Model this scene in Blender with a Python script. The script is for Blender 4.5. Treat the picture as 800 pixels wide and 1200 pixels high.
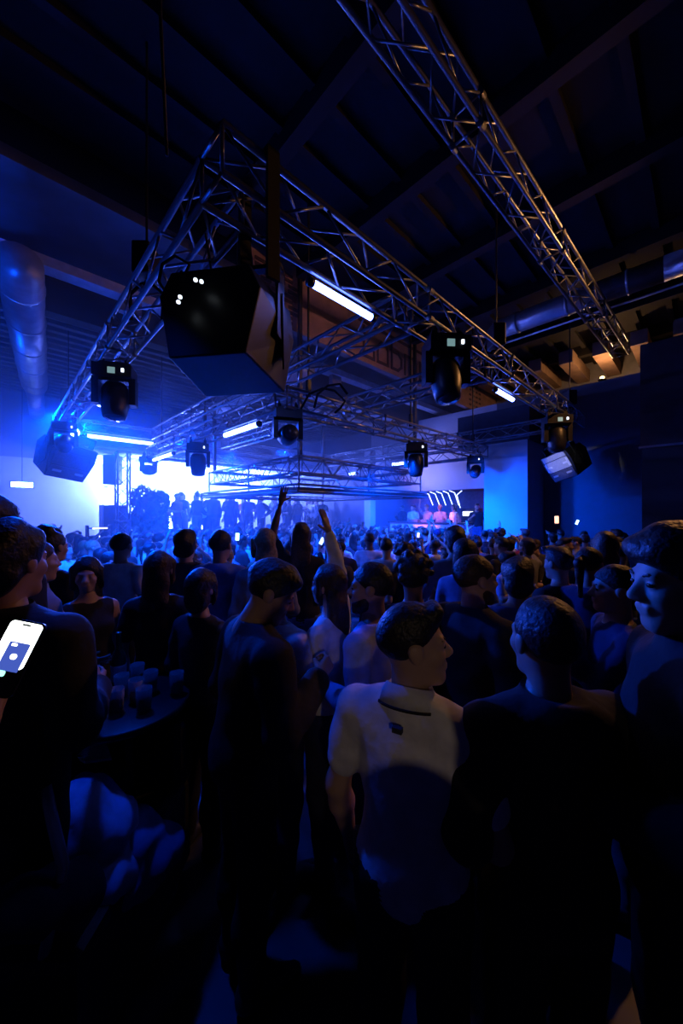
import bpy, math, random
import numpy as np
from mathutils import Vector, Matrix

random.seed(7)
rng = np.random.default_rng(7)
SC = bpy.context.scene
COL = SC.collection
for o in list(bpy.data.objects):
    bpy.data.objects.remove(o)

# ------------------------------------------------------------------ camera, world, exposure
CAMZ = 1.92
FPX = 413.0
cam_d = bpy.data.cameras.new('camera')
cam_d.sensor_fit = 'VERTICAL'
cam_d.sensor_height = 36.0
cam_d.lens = FPX / 1200.0 * 36.0
cam_d.clip_start = 0.05
cam = bpy.data.objects.new('camera', cam_d)
COL.objects.link(cam)
cam.location = (0, 0, CAMZ)
cam.rotation_euler = (math.radians(90), 0, 0)
SC.camera = cam

world = bpy.data.worlds.new('club_night')
SC.world = world
world.use_nodes = True
world.node_tree.nodes['Background'].inputs[0].default_value = (0.0, 0.0, 0.0, 1)
world.node_tree.nodes['Background'].inputs[1].default_value = 0.0

vs = SC.view_settings
vs.view_transform = 'Standard'
vs.look = 'None'
vs.gamma = 1.0
vs.use_curve_mapping = False
vs.exposure = 0.3
SC.cycles.use_denoising = True
SC.cycles.max_bounces = 5
SC.cycles.diffuse_bounces = 2
SC.cycles.glossy_bounces = 2
SC.cycles.transmission_bounces = 4
SC.cycles.volume_bounces = 0
SC.cycles.sample_clamp_indirect = 3.0
SC.cycles.sample_clamp_direct = 0.0
SC.cycles.caustics_reflective = False
SC.cycles.caustics_refractive = False

# the room grid is turned against the camera: u runs back to the left, v back to the right
U = Vector((-400.0, FPX, 0)).normalized()
V = Vector((U.y, -U.x, 0))
def G(p, q, z=0.0):
    w = U * p + V * q
    return Vector((w.x, w.y, z))
def PX(x, y, depth):
    """world point seen at pixel x,y at that depth"""
    return Vector(((x - 400) / FPX * depth, depth, CAMZ + (600 - y) / FPX * depth))
ANG_U = math.atan2(U.y, U.x)
ANG_V = math.atan2(V.y, V.x)

# ------------------------------------------------------------------ lights
BLUE = (0.0, 0.062, 1.0)
SKYB = (0.035, 0.20, 1.0)
WHITEB = (0.62, 0.78, 1.0)
WARM = (1.0, 0.50, 0.20)
def spot(name, loc, target, energy, color, angle=60, blend=0.6, radius=0.06):
    d = bpy.data.lights.new(name, 'SPOT')
    d.energy = energy; d.color = color
    d.spot_size = math.radians(angle); d.spot_blend = blend
    d.shadow_soft_size = radius
    o = bpy.data.objects.new(name, d); COL.objects.link(o)
    o.location = loc
    o.rotation_euler = (Vector(target) - Vector(loc)).to_track_quat('-Z', 'Y').to_euler()
    return o
def point(name, loc, energy, color, radius=0.1):
    d = bpy.data.lights.new(name, 'POINT')
    d.energy = energy; d.color = color; d.shadow_soft_size = radius
    o = bpy.data.objects.new(name, d); COL.objects.link(o); o.location = loc
    return o
HT = CAMZ + 2.0      # underside of the main truss frame
HL = CAMZ + 1.48     # underside of the lower truss frame
GLOW = (0.085, 0.15, 1.0)
for q_, e_ in ((0.9, 2500), (4.0, 2100), (7.5, 1500)):
    spot('blue_wash_light', G(11.2, q_, 4.3), G(7.2, q_ + .6, 0.8), e_, BLUE, 95, 0.9, 0.12)
for q_, e_ in ((3.2, 1300), (5.8, 2200), (8.8, 1600)):
    point('bar_glow_light', G(15.0, q_, 3.2), e_, GLOW, 0.2)
spot('deck_uplight', G(11.8, -1.2, 2.6), G(8.0, -1.0, 5.6), 450, BLUE, 110, 0.9, 0.1)
for p_, q_, e_ in ((8.6, 3.05, 2200), (6.2, 3.05, 2000), (4.25, 5.6, 1700), (4.25, 8.2, 1600), (7.5, 9.35, 2200), (5.2, 1.1, 1500)):
    spot('crowd_wash_light', G(p_, q_, HL - 0.35), G(p_ + .8, q_ + .8, 1.0), e_, BLUE, 125, 0.9, 0.08)
spot('pillar_wash_light', G(4.6, 7.6, 2.55), G(4.1, 10.0, 1.9), 800, BLUE, 75, 0.8, 0.1)
spot('wall_wash_light', G(4.2, 7.2, 3.3), G(2.4, 11.3, 1.2), 330, BLUE, 75, 1.0, 0.1)
spot('beam_light', G(8.3, 1.08, HT - 0.35), G(2.2, 2.0, 1.4), 2600, BLUE, 50, 0.8, 0.06)
spot('beam_light', G(9.6, 1.08, HT - 0.45), G(9.0, 6.0, 0.5), 900, GLOW, 50, 0.6, 0.06)
spot('seat_wash_light', G(2.7, 0.55, HT - 0.2), Vector((-0.80, 1.40, 0.9)), 120, BLUE, 70, 0.9, 0.08)
spot('beam_uplight', G(5.0, -0.6, 4.0), G(6.9, -1.8, 5.6), 380, BLUE, 110, 0.9, 0.08)
spot('speaker_key_light', Vector((2.2, 6.3, 3.3)), PX(665, 541, 8.5), 150, (1.0, .98, .92), 13, 0.5, 0.05)
spot('warm_flood_light', Vector((5.7, 5.05, 5.75)), Vector((2.2, 4.9, 3.3)), 270, (1.0, .42, .13), 120, 0.5, 0.1)
point('warm_bulb_light', G(1.9, 11.9, 5.62), 42, WARM, 0.05)
spot('warm_work_light', Vector((0.30, -2.6, 2.5)), Vector((0.15, 1.0, 1.4)), 16, (1.0, 0.72, 0.50), 21, 0.4, 0.02)
# ------------------------------------------------------------------ materials
MATS = {}
def mat(name, color, rough=0.6, metal=0.0, var=0.15, scale=8.0, bump=0.0, emit=None, strength=0.0, spec=0.5):
    if name in MATS: return MATS[name]
    m = bpy.data.materials.new(name); m.use_nodes = True
    nt = m.node_tree; b = nt.nodes['Principled BSDF']
    b.inputs['Roughness'].default_value = rough
    b.inputs['Metallic'].default_value = metal
    b.inputs['Specular IOR Level'].default_value = spec
    tc = nt.nodes.new('ShaderNodeTexCoord')
    nz = nt.nodes.new('ShaderNodeTexNoise'); nz.inputs['Scale'].default_value = scale
    nz.inputs['Detail'].default_value = 3.0
    nt.links.new(tc.outputs['Object'], nz.inputs['Vector'])
    rp = nt.nodes.new('ShaderNodeValToRGB')
    rp.color_ramp.elements[0].position = 0.3; rp.color_ramp.elements[1].position = 0.7
    c = np.array(color)
    rp.color_ramp.elements[0].color = (*(c * (1 - var)), 1)
    rp.color_ramp.elements[1].color = (*np.minimum(c * (1 + var), 1), 1)
    nt.links.new(nz.outputs['Fac'], rp.inputs['Fac'])
    nt.links.new(rp.outputs['Color'], b.inputs['Base Color'])
    if bump:
        bp = nt.nodes.new('ShaderNodeBump'); bp.inputs['Strength'].default_value = bump
        bp.inputs['Distance'].default_value = 0.02
        nt.links.new(nz.outputs['Fac'], bp.inputs['Height'])
        nt.links.new(bp.outputs['Normal'], b.inputs['Normal'])
    if emit:
        b.inputs['Emission Color'].default_value = (*emit, 1)
        b.inputs['Emission Strength'].default_value = strength
    MATS[name] = m
    return m
ALU = mat('aluminium', (0.26, 0.27, 0.29), 0.36, 0.8, 0.12, 12)
BLACKM = mat('black_painted_metal', (0.018, 0.018, 0.020), 0.45, 0.2, 0.2, 10)
BLACKP = mat('black_plastic', (0.012, 0.012, 0.014), 0.4, 0, 0.2, 10)
STRAP = mat('black_webbing', (0.01, 0.01, 0.011), 0.8, 0, 0.2, 40)
CABLE = mat('black_cable', (0.01, 0.01, 0.012), 0.6, 0, 0.1, 10)
GALV = mat('galvanised_duct', (0.55, 0.57, 0.6), 0.38, 0.6, 0.15, 5)
CEIL = mat('dark_ceiling_paint', (0.007, 0.0065, 0.007), 0.8, 0, 0.25, 2, 0.1)
DECK = mat('grey_steel_deck', (0.13, 0.13, 0.15), 0.6, 0.1, 0.2, 2, 0.1)
BEAMM = mat('grey_beam_paint', (0.22, 0.22, 0.25), 0.55, 0.1, 0.2, 3)
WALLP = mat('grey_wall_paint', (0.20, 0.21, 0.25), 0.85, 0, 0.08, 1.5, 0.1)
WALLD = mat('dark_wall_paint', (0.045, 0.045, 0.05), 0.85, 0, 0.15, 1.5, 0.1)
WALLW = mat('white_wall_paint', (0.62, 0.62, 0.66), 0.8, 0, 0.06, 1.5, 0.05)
FLOORM = mat('dark_concrete', (0.05, 0.05, 0.055), 0.5, 0, 0.3, 3, 0.2)
BROWN = mat('brown_board_face', (0.42, 0.25, 0.19), 0.8, 0, 0.2, 3, 0.15)
BROWND = mat('dark_lettering_paint', (0.07, 0.035, 0.04), 0.8, 0, 0.2, 3)
GRILLE = mat('pale_grille', (0.55, 0.55, 0.53), 0.6, 0.1, 0.1, 30)
GRILLD = mat('dark_grille', (0.10, 0.10, 0.12), 0.6, 0.2, 0.2, 30)
WHITEP = mat('white_plastic', (0.85, 0.85, 0.85), 0.4)
TUBE = mat('tube_lit', (0.9, 0.95, 1), 0.4, emit=(0.10, 0.17, 1.0), strength=20)
TUBEW = mat('tube_lit_wall', (0.9, 0.95, 1), 0.4, emit=(0.10, 0.17, 1.0), strength=50)
PANEL = mat('ceiling_panel_lit', (0.9, 0.95, 1), 0.4, emit=(0.10, 0.17, 1.0), strength=14)
LEDW = mat('led_lit', (1, 1, 1), 0.4, emit=(0.75, 0.85, 1.0), strength=3)
LEDG = mat('display_lit', (0.4, 0.6, 0.6), 0.4, emit=(0.35, 0.62, 0.62), strength=0.35)
EXITM = mat('exit_sign_lit', (0.8, 1, 1), 0.4, emit=(0.45, 0.95, 1.0), strength=9)
LENSL = mat('lens_lit', (1, 1, 1), 0.3, emit=(0.12, 0.2, 1.0), strength=60)
LENSD = mat('lens_glass', (0.05, 0.06, 0.08), 0.08)

# ------------------------------------------------------------------ mesh helpers
def new_mesh(name, verts, faces, m=None, smooth=False):
    me = bpy.data.meshes.new(name)
    me.from_pydata([tuple(v) for v in verts], [], [tuple(f) for f in faces])
    me.validate(); me.update()
    if m is not None: me.materials.append(m)
    if smooth:
        me.polygons.foreach_set('use_smooth', [True] * len(me.polygons))
    return me
def link(name, me, parent=None, matrix=None):
    o = bpy.data.objects.new(name, me); COL.objects.link(o)
    if parent is not None: o.parent = parent
    if matrix is not None: o.matrix_local = matrix
    return o
def tag(o, label=None, cat=None, group=None, kind=None):
    if label: o['label'] = label
    if cat: o['category'] = cat
    if group: o['group'] = group
    if kind: o['kind'] = kind
    return o
def empty(name, loc=(0, 0, 0), rz=0.0, rot=None):
    o = bpy.data.objects.new(name, None); COL.objects.link(o)
    o.empty_display_size = 0.1
    o.location = loc
    o.rotation_euler = rot if rot is not None else (0, 0, rz)
    return o
class MB:
    def __init__(self): self.v = []; self.f = []
    def add(self, vs_, fs_):
        n = len(self.v); self.v += [Vector(x) for x in vs_]; self.f += [tuple(i + n for i in f) for f in fs_]
        return self
    def box(self, x0, x1, y0, y1, z0, z1, T=None):
        vs_ = [Vector((x, y, z)) for z in (z0, z1) for y in (y0, y1) for x in (x0, x1)]
        if T is not None: vs_ = [T(w) for w in vs_]
        return self.add(vs_, [(0, 2, 3, 1), (4, 5, 7, 6), (0, 1, 5, 4), (2, 6, 7, 3), (0, 4, 6, 2), (1, 3, 7, 5)])
    def gbox(self, p0, p1, q0, q1, z0, z1):
        # in grid coordinates; (p,q) is left-handed against (x,y), so flip for outward faces
        vs_ = [G(p, q, z) for z in (z0, z1) for q in (q0, q1) for p in (p0, p1)]
        return self.add(vs_, [(1, 3, 2, 0), (6, 7, 5, 4), (4, 5, 1, 0), (3, 7, 6, 2), (2, 6, 4, 0), (5, 7, 3, 1)])
    def cyl(self, a, b, r, r2=None, n=10, caps=True):
        a = Vector(a); b = Vector(b); r2 = r if r2 is None else r2
        d = (b - a).normalized()
        s = d.orthogonal().normalized(); t = d.cross(s)
        vs_ = []
        for c, rr in ((a, r), (b, r2)):
            for i in range(n):
                an = 2 * math.pi * i / n
                vs_.append(c + (s * math.cos(an) + t * math.sin(an)) * rr)
        fs_ = [(i, (i + 1) % n, n + (i + 1) % n, n + i) for i in range(n)]
        if caps: fs_ += [tuple(range(n - 1, -1, -1)), tuple(range(n, 2 * n))]
        return self.add(vs_, fs_)
    def tube(self, pts, r, n=8):
        pts = [Vector(p) for p in pts]; rings = []
        prev = None
        for i, p in enumerate(pts):
            d = (pts[min(i + 1, len(pts) - 1)] - pts[max(i - 1, 0)]).normalized()
            s = d.orthogonal().normalized() if prev is None else (prev - d * prev.dot(d)).normalized()
            prev = s; t = d.cross(s)
            rr = r[i] if isinstance(r, (list, tuple)) else r
            rings.append([p + (s * math.cos(2 * math.pi * k / n) + t * math.sin(2 * math.pi * k / n)) * rr for k in range(n)])
        vs_ = [w for ring in rings for w in ring]; fs_ = []
        for i in range(len(pts) - 1):
            for k in range(n):
                fs_.append((i * n + k, i * n + (k + 1) % n, (i + 1) * n + (k + 1) % n, (i + 1) * n + k))
        fs_ += [tuple(range(n - 1, -1, -1)), tuple(range((len(pts) - 1) * n, len(pts) * n))]
        return self.add(vs_, fs_)
    def lathe(self, prof, n=20, T=None):
        vs_ = []; fs_ = []
        for r, z in prof:
            for k in range(n):
                w = Vector((r * math.cos(2 * math.pi * k / n), r * math.sin(2 * math.pi * k / n), z))
                vs_.append(T(w) if T else w)
        m_ = len(prof)
        for i in range(m_ - 1):
            for k in range(n):
                fs_.append((i * n + k, i * n + (k + 1) % n, (i + 1) * n + (k + 1) % n, (i + 1) * n + k))
        fs_ += [tuple(range(n - 1, -1, -1)), tuple(range((m_ - 1) * n, m_ * n))]
        return self.add(vs_, fs_)
    def prism(self, poly, y0, y1):
        """poly in x,z (counter-clockwise seen from -y), extruded along y"""
        n = len(poly)
        vs_ = [Vector((x, y0, z)) for x, z in poly] + [Vector((x, y1, z)) for x, z in poly]
        fs_ = [tuple(range(n)), tuple(range(2 * n - 1, n - 1, -1))]
        fs_ += [(i, i + n, (i + 1) % n + n, (i + 1) % n) for i in range(n)]
        return self.add(vs_, fs_)
    def mesh(self, name, m, smooth=False): return new_mesh(name, self.v, self.f, m, smooth)
    def obj(self, name, m, parent=None, smooth=False, matrix=None, bevel=0):
        o = link(name, self.mesh(name, m, smooth), parent, matrix)
        if bevel:
            md = o.modifiers.new('edge', 'BEVEL'); md.width = bevel; md.segments = 2; md.limit_method = 'ANGLE'
        return o
def rod_matrix(a, b, sx=1.0):
    a = Vector(a); b = Vector(b); d = b - a
    q = d.to_track_quat('Z', 'Y')
    return Matrix.Translation(a) @ q.to_matrix().to_4x4() @ Matrix.Diagonal((sx, sx, d.length, 1))
_rods = {}
def rod_mesh(kind, r, m, n=8):
    key = (kind, r, m.name)
    if key not in _rods:
        _rods[key] = MB().cyl((0, 0, 0), (0, 0, 1), r, n=n).mesh(kind, m, True)
    return _rods[key]

# ------------------------------------------------------------------ the room
FLR = -0.30     # the dance floor lies two steps below the spot where the camera stands
Z_HI = 6.75     # high dark ceiling
Z_LO = 5.46     # lower deck behind the lettered bulkhead
floor_o = tag(MB().gbox(-6, 17, -9, 15, FLR - 0.12, FLR).obj('floor', FLOORM), kind='structure')
tag(MB().box(-6, 5, -4.5, 3.48, FLR, 0.0).obj('floor_raised', FLOORM), kind='structure')
tag(MB().box(-6, 5, 3.48, 3.75, FLR, -0.15).obj('floor_step', FLOORM), kind='structure')
ceil_hi = tag(MB().gbox(-6, 5.75, -9, 15, Z_HI, Z_HI + 0.15).obj('ceiling', CEIL), kind='structure')
ceil_lo = tag(MB().gbox(5.6, 17, -9, 15, Z_LO + 0.55, Z_LO + 0.7).obj('ceiling_deck', DECK), kind='structure')
# steel joists across the high ceiling, and roof purlins
for q in (2.6, 4.2, 6.0, 8.0, 10.2, 12.2):
    MB().gbox(-5.5, 5.5, q - 0.09, q + 0.09, Z_HI - 0.30, Z_HI + 0.02).obj('joist', CEIL, ceil_hi)
for i in range(17):
    p = -5 + i * 0.62
    MB().gbox(p - 0.05, p + 0.05, -8, 14.5, Z_HI - 0.09, Z_HI + 0.02).obj('purlin', CEIL, ceil_hi)
# ribs of the lower steel deck run along v
for i in range(24):
    p = 7.9 + i * 0.36
    MB().gbox(p - 0.06, p + 0.06, -8.5, 14.5, Z_LO + 0.46, Z_LO + 0.56).obj('deck_rib', DECK, ceil_lo)
# lit steel beam in front of the deck and a second one behind it
b1 = MB(); b1.gbox(6.75, 7.05, -8.5, 14, 5.02 + 0.0, 5.06); b1.gbox(6.88, 6.92, -8.5, 14, 5.06, 5.5); b1.gbox(6.75, 7.05, -8.5, 14, 5.5, 5.6)
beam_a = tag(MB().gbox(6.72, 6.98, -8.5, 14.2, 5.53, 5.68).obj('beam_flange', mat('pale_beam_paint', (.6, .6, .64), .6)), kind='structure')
for q in (-5.8, -3.1, -0.8, 1.6, 4.0, 6.4, 8.8):
    MB().gbox(6.78, 6.92, q - 0.16, q + 0.16, 5.30, 5.54).obj('beam_bracket', BEAMM, beam_a)
tag(MB().gbox(7.5, 7.75, -8.5, 14.2, 5.22, 6.0).obj('beam_edge', CEIL), kind='structure')
# bulkhead that carries the painted lettering
bulk = tag(MB().gbox(5.6, 5.75, 3.0, 13.7, 5.46, Z_HI + 0.02).obj('wall_bulkhead', BROWN), kind='structure')
# walls
tag(MB().gbox(16.0, 16.2, -9, 15, FLR, Z_LO + 0.7).obj('wall_back', WALLP), kind='structure')
tag(MB().gbox(-6, 16.2, -9.2, -9.0, FLR, Z_HI + 0.15).obj('wall_left', WALLD), kind='structure')
tag(MB().gbox(-6.2, -6.0, -9.2, 15, FLR, Z_HI + 0.15).obj('wall_rear', WALLD), kind='structure')
wr = MB()
QW = 11.3
wr.gbox(-6, 4.6, QW, QW + 0.2, FLR, 5.35)
wall_r = tag(wr.obj('wall_right', WALLP), kind='structure')
tag(MB().gbox(9.85, 16.0, QW, QW + 0.2, FLR, 5.35).obj('wall_right_far', WALLP), kind='structure')
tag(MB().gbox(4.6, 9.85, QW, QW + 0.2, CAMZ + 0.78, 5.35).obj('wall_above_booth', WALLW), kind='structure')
# recess above the right wall, lit warm
tag(MB().gbox(-6, 16.0, QW + 2.4, QW + 2.6, FLR, Z_HI + 0.15).obj('wall_outer', BEAMM), kind='structure')
RAF = mat('brown_rafter', (.26, .17, .12), .8, 0, .2, 4)
for i in range(9):
    p = -0.6 + i * .8
    rf_ = MB().gbox(p, p + .34, QW + .25, QW + 2.4, 6.15, 6.5).obj('rafter', RAF, wall_r)
# booth alcove
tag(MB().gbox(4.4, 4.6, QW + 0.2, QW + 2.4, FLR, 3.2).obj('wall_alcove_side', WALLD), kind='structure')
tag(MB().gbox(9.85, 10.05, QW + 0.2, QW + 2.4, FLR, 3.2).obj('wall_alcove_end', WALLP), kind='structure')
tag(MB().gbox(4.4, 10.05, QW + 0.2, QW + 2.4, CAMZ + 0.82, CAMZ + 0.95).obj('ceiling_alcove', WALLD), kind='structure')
tag(MB().gbox(4.6, 9.85, QW + 2.2, QW + 2.4, FLR, CAMZ + 0.82).obj('wall_alcove_back', mat('alcove_paint', (0.10, 0.14, 0.22), 0.8)), kind='structure')
tag(MB().gbox(4.6, 9.85, QW - 0.2, QW + 2.2, FLR, 0.48).obj('floor_booth', FLOORM), kind='structure')
# box pillar beside the booth, with a separate darker box over its top
tag(MB().gbox(3.26, 4.42, 9.97, QW, FLR, 3.84).obj('pillar', mat('pillar_paint', (0.55, 0.56, 0.6), 0.85, 0, 0.05, 1.5)), kind='structure')
tag(MB().gbox(3.2, 5.2, 9.92, QW, 3.84, 4.75).obj('box_over_pillar', mat('dark_blue_box', (0.04, 0.045, 0.07), 0.8)), kind='structure')
# slim pillar at the far end of the booth
tag(MB().gbox(9.3, 9.62, 10.6, 10.92, FLR, 4.4).obj('column_slim', WALLW), kind='structure')
# overhanging box and column near the right edge
tag(MB().gbox(-5.9, 0.84, 8.5, QW, CAMZ + 1.2, CAMZ + 3.08).obj('wall_overhang', mat('overhang_paint', (0.05, 0.04, 0.045), 0.8)), kind='structure')
tag(MB().gbox(-5.9, 0.86, 8.47, 8.53, CAMZ + 1.17, CAMZ + 1.21).obj('trim_overhang', BEAMM), kind='structure')
tag(MB().gbox(0.25, 0.84, 8.75, 9.3, FLR, CAMZ + 1.2).obj('column_overhang', WALLD), kind='structure')
# raised platform at the back with its own low ceiling of lit panels
PF = 0.82
tag(MB().gbox(12.0, 16.0, 2.95, 11.3, FLR, PF).obj('floor_platform', FLOORM), kind='structure')
tag(MB().gbox(15.92, 16.0, -2.5, 11.3, PF, 3.75).obj('wall_platform', WALLW), kind='structure')
ceil_p = tag(MB().gbox(12.4, 16.0, 1.6, 11.3, 3.75, 3.85).obj('ceiling_platform', WALLW), kind='structure')
k = 0
for i in range(4):
    for j in range(8):
        if (i * 7 + j * 3) % 5 == 0: continue
        p = 12.7 + i * 0.85; q = 1.9 + j * 1.16
        MB().gbox(p, p + 0.5, q, q + 0.9, 3.71, 3.752).obj('light_panel', PANEL, ceil_p)

# painted lettering and vent holes on the bulkhead: outline strokes standing 1 cm proud
def stroke(pts, w=0.07):
    mb = MB()
    pp = [(Vector((a, b, 0))) for a, b in pts]
    for a, b in zip(pp[:-1], pp[1:]):
        d = (b - a).normalized(); n = Vector((-d.y, d.x, 0)) * w / 2
        a2 = a - d * w / 2; b2 = b + d * w / 2
        c = [a2 - n, b2 - n, b2 + n, a2 + n]
        mb.add([G(5.6, t.x, t.y) for t in c] + [G(5.585, t.x, t.y) for t in c],
               [(4, 5, 6, 7), (0, 1, 5, 4), (1, 2, 6, 5), (2, 3, 7, 6), (3, 0, 4, 7)])
    return mb
glyphs = [
    [(0.0, .95), (0.0, .1), (.45, .1), (.45, .3)],
    [(.62, .1), (.62, .55), (.78, .72), (1.0, .72), (1.1, .55), (1.1, .1), (.62, .1)],
    [(1.3, .95), (1.3, .1), (1.62, .1), (1.8, .25), (1.8, .5), (1.62, .65), (1.3, .65)],
    [(2.0, .1), (2.0, .72), (2.5, .72), (2.62, .6), (2.62, .1)],
    [(2.85, .72), (2.85, .1), (3.3, .1), (3.3, .72)],
    [(-.2, 1.08), (3.6, 1.08)],
]
for gl in glyphs:
    stroke([(6.15 + a * 0.82, 5.54 + b * 0.80) for a, b in gl], 0.07).obj('painted_letter', BROWND, bulk)
for i in range(4):
    for j in range(5):
        q = 11.5 + i * 0.24; z = 5.60 + j * 0.17
        stroke([(q, z), (q + 0.09, z)], 0.06).obj('vent_slot', BROWND, bulk)
for i in range(6):
    for j in range(5):
        q = 3.3 + (i % 3) * 0.3 + (j % 2) * 0.12; z = 5.58 + j * 0.2 + (i // 3) * 0.1
        stroke([(q, z), (q + 0.16, z)], 0.06).obj('vent_slot', BROWND, bulk)
# row of wall strips seen under the deck behind the bulkhead
for (p, q0, q1) in ((7.2, 6.0, 9.6), (8.2, 6.6, 9.8)):
    sl = MB().gbox(p, p + 0.3, q0, q1, 5.0, 5.06).obj('light_strip_board', GALV)
    tag(sl, 'pale metal tray hung under the deck behind the lettered bulkhead' if p < 8 else 'pale metal tray further under the deck behind the lettered bulkhead', 'cable tray')

# ------------------------------------------------------------------ ducts
def duct(a, b, r, label, rings=5, r2=None):
    root = empty('ventilation_duct', a)
    a = Vector(a); b = Vector(b)
    MB().cyl((0, 0, 0), b - a, r, r2, 24).obj('duct_tube', GALV, root, True)
    for i in range(rings):
        t = (i + 0.5) / rings
        c = (b - a) * t; d = (b - a).normalized()
        rr = r + ((r2 or r) - r) * t
        MB().cyl(c - d * 0.025, c + d * 0.025, rr + 0.014, None, 24).obj('duct_collar', GALV, root, True)
    tag(root, label, 'duct')
    return root
duct(Vector((-4.35, 4.75, 5.28)), Vector((-8.1, 9.3, 5.28)), 0.27, 'wide round metal duct under the deck by the lit steel beam', 5)
duct(Vector((-8.1, 9.3, 5.28)), Vector((-11.2, 13.0, 5.28)), 0.2, 'narrower round metal duct joined behind the wide duct', 4)
duct(G(6.2, 4.9, 5.15), G(14, 4.9, 5.15), 0.26, 'round metal duct running under the deck behind the hanging loudspeaker', 9)
duct(G(0.5, 8.3, 6.15), G(-4.5, 8.3, 6.15), 0.21, 'round duct crossing below the dark ceiling to the long truss', 5)
duct(G(3.4, 8.3, 6.15), G(0.5, 8.3, 6.15), 0.21, 'round duct crossing below the dark ceiling over the crowd', 3)
pp_ = MB().cyl(G(3.4, 8.65, 5.95), G(-4.5, 8.65, 5.95), 0.022, n=8).obj('conduit_pipe', GALV, None, True)
tag(pp_, 'thin conduit pipe running along beneath the round duct', 'pipe')

# ------------------------------------------------------------------ trusses
AT = 0.29
class Truss:
    """box truss frame: chords, braces and connectors are the parts"""
    def __init__(self, name, label, cat='truss', maxb=290, loc=(0, 0, 0)):
        self.root = empty(name, loc); tag(self.root, label, cat)
        self.off = Vector(loc)
        self.braces = []; self.maxb = maxb
    def rod(self, name, a, b, r, n=8):
        link(name, rod_mesh(name, r, ALU, n), self.root, rod_matrix(Vector(a) - self.off, Vector(b) - self.off))
    def side(self, O, d, s, L, a=AT, pitch=0.8, rc=0.024, rb=0.011, up=Vector((0, 0, 1)), conn=2.5):
        c = [O, O + s * a, O + s * a + up * a, O + up * a]
        for w in c: self.rod('chord', w, w + d * L, rc, 10)
        n = max(1, round(L / pitch)); st = L / n
        for f in range(4):
            A = c[f]; B = c[(f + 1) % 4]
            for i in range(n):
                t0 = i * st; tm = t0 + st / 2; t1 = t0 + st
                self.braces.append((A + d * t0, B + d * tm, rb)); self.braces.append((B + d * tm, A + d * t1, rb))
        m = max(1, round(L / conn))
        for i in range(m + 1):
            t = L * i / m
            for f in range(4):
                self.braces.append((c[f] + d * t, c[(f + 1) % 4] + d * t, rb * 1.25))
            if 0 < i < m:
                for w in c: self.rod('connector', w + d * (t - 0.06), w + d * (t + 0.06), rc * 1.3, 10)
    def done(self):
        camp = Vector((0, 0, CAMZ))
        self.braces.sort(key=lambda b: ((b[0] + b[1]) / 2 - camp).length)
        for a, b, r in self.braces[:self.maxb]: self.rod('brace', a, b, r, 6)
        rest = self.braces[self.maxb:]
        if rest:
            mb = MB()
            for a, b, r in rest: mb.cyl(a - self.off, b - self.off, r, n=5, caps=False)
            o = mb.obj('distant_braces', ALU, self.root, True); o['kind'] = 'stuff'
        return self.root
UP = Vector((0, 0, 1))
P0, P1, Q0, Q1 = 1.98, 10.6, 0.94, 9.58
T = Truss('box_truss', 'large aluminium box-truss frame hung over the dance floor, carrying the loudspeakers', loc=G(P0, Q0, HT))
T.side(G(P0, Q0, HT), V, U, Q1 - Q0 + AT)                 # near side that runs to the right
T.side(G(P0 + AT, Q0, HT), U, V, P1 - P0 - AT)            # near side that runs to the left
T.side(G(P1, Q0, HT), V, U, Q1 - Q0 + AT)                 # far side
T.side(G(P0 + AT, Q1, HT), U, V, P1 - P0 - AT)            # right-hand far side
T.side(G(P0 + AT, 3.0, HT), U, V, P1 - P0 - AT)           # cross trusses
T.side(G(P0 + AT, 5.0, HT), U, V, P1 - P0 - AT)
T.done()
LP0, LP1, LQ0, LQ1 = 4.1, 10.4, 2.9, 9.2
T = Truss('box_truss', 'square aluminium box-truss frame hung one step below the large frame', maxb=230, loc=G(LP0, LQ0, HL))
T.side(G(LP0, LQ0, HL), V, U, LQ1 - LQ0 + AT)
T.side(G(LP0 + AT, LQ0, HL), U, V, LP1 - LP0)
T.side(G(LP1, LQ0 + AT, HL), V, U, LQ1 - LQ0)
T.side(G(LP0 + AT, LQ1, HL), U, V, LP1 - LP0 - AT)
T.done()
SP0, SP1, SQ0, SQ1 = 5.4, 9.1, 4.1, 7.9
HS = CAMZ + 0.76
T = Truss('box_truss', 'small square truss frame with a flat lower ring, lowest of the hanging frames', maxb=280, loc=G(SP0, SQ0, HS))
sa = 0.32
T.side(G(SP0, SQ0, HS), V, U, SQ1 - SQ0 + sa, sa, 0.62)
T.side(G(SP0 + sa, SQ0, HS), U, V, SP1 - SP0 - sa, sa, 0.62)
T.side(G(SP1, SQ0, HS), V, U, SQ1 - SQ0 + sa, sa, 0.62)
T.side(G(SP0 + sa, SQ1, HS), U, V, SP1 - SP0 - sa, sa, 0.62)
hr = CAMZ + 0.40
for dz, ins in ((0.0, -0.12), (0.12, -0.12), (0.0, 0.35)):
    c = [G(SP0 + ins, SQ0 + ins, hr + dz), G(SP1 + sa - ins, SQ0 + ins, hr + dz), G(SP1 + sa - ins, SQ1 + sa - ins, hr + dz), G(SP0 + ins, SQ1 + sa - ins, hr + dz)]
    for i in range(4): T.rod('ring_tube', c[i], c[(i + 1) % 4], 0.024, 8)
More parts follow.
